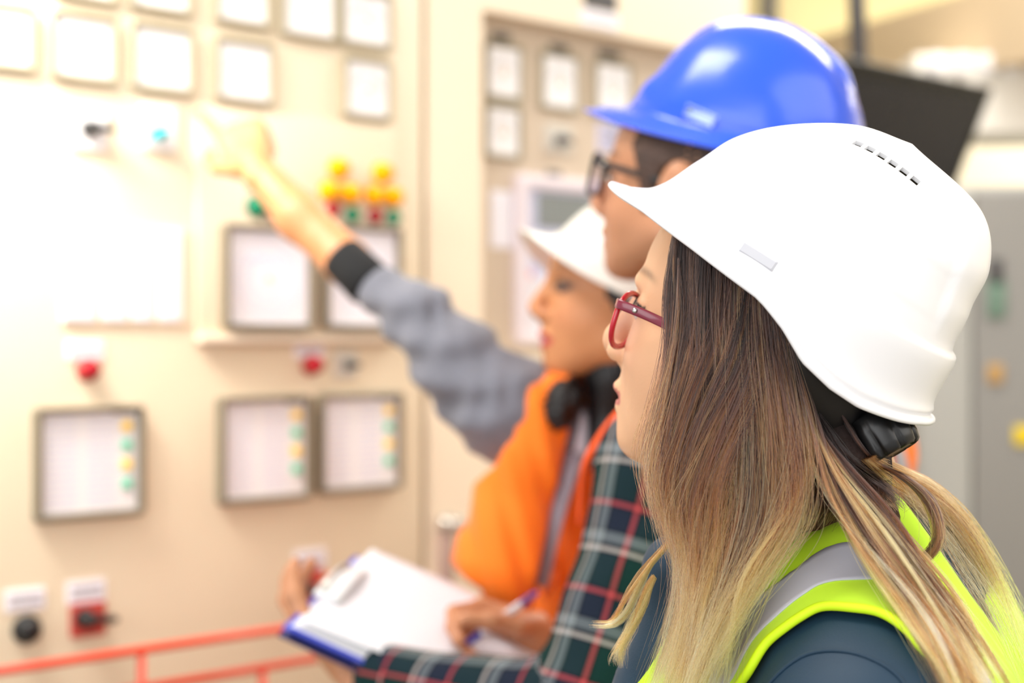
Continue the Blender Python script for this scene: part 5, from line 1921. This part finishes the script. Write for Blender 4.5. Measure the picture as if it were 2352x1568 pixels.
GC = guides(CURL, 26, .006)
LOCKA = [
    [(1545, 1230, .945), (1490, 1290, .955), (1455, 1350, .96), (1430, 1400, .965), (1400, 1428, .97), (1352, 1428, .97)],
    [(1550, 1245, .945), (1500, 1300, .955), (1470, 1362, .96), (1448, 1415, .965), (1412, 1445, .97), (1362, 1446, .97)],
]
LOCKB = [
    [(1500, 1320, .95), (1470, 1380, .955), (1435, 1440, .96), (1412, 1490, .96), (1418, 1530, .96)],
    [(1508, 1330, .95), (1485, 1400, .955), (1460, 1450, .96), (1438, 1495, .96), (1440, 1540, .96)],
]
GA = guides(LOCKA, 24, .006); GBk = guides(LOCKB, 20, .006)
INNER = [
    [(1815, 860, .925), (1850, 980, .915), (1860, 1080, .91), (1838, 1165, .902), (1795, 1250, .896)],
    [(1835, 890, .935), (1880, 1010, .92), (1905, 1090, .915), (1892, 1155, .908), (1858, 1222, .900)],
    [(1850, 910, .945), (1910, 1030, .925), (1960, 1100, .92), (1990, 1150, .914), (2015, 1195, .908)],
    [(1870, 930, .955), (1940, 1035, .935), (2005, 1090, .925), (2055, 1135, .918), (2085, 1175, .912)],
]
GI = guides(INNER, 26, .010)
DIAG = [
    [(1560, 520, .937), (1564, 640, .932), (1558, 780, .930), (1535, 920, .925), (1508, 1050, .922), (1515, 1160, .922), (1575, 1320, .918)],
    [(1700, 640, .918), (1660, 800, .910), (1600, 930, .910), (1560, 1050, .912), (1550, 1150, .914), (1580, 1260, .914), (1590, 1400, .91)],
    [(1790, 730, .908), (1765, 880, .900), (1710, 1010, .900), (1660, 1120, .902), (1640, 1220, .904), (1620, 1330, .904), (1580, 1460, .90)],
]
GX = guides(DIAG, 26, .014)
WISP = [
    [(1545, 560, .945), (1525, 680, .94), (1530, 800, .936), (1505, 920, .936), (1475, 1020, .938), (1490, 1150, .935), (1520, 1260, .93)],
    [(1560, 600, .93), (1560, 740, .925), (1540, 860, .922), (1520, 980, .92), (1510, 1100, .92), (1530, 1200, .92), (1560, 1300, .92)],
]
GW = guides(WISP, 26, .006)
S, Cc = [], []
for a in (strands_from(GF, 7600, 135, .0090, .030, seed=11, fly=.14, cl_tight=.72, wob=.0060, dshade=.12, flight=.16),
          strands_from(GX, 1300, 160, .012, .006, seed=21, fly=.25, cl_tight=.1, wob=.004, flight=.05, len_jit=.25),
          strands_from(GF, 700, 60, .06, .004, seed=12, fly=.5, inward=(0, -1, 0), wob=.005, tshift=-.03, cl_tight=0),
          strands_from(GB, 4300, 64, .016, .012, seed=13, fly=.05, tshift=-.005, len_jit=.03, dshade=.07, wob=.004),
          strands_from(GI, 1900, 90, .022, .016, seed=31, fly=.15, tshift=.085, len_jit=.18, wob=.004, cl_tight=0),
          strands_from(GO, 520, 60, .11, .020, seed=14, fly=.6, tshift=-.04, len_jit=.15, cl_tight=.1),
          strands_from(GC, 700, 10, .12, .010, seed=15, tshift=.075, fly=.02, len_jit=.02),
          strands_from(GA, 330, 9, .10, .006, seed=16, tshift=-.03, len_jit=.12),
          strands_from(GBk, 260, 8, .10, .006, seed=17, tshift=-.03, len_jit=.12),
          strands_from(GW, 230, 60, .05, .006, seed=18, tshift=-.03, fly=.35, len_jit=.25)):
    S += a[0]; Cc += a[1]
_cam = np.array([0, 0, CAMZ])
for q in S:                                   # roots stay tucked under the helmet shell
    for i in range(7):
        dv = q[i] - _cam; L = float(np.linalg.norm(dv)); dv = dv / L
        h = bv.ray_cast(CAMP, Vector(dv))
        if h[0] is not None and L < h[3] + .0055:
            q[i] = _cam + dv * (h[3] + .0065)
hs = make_curves('hair_strands', S, Cc, .00013, M_strand, hairmesh)
hs['kind'] = 'stuff'
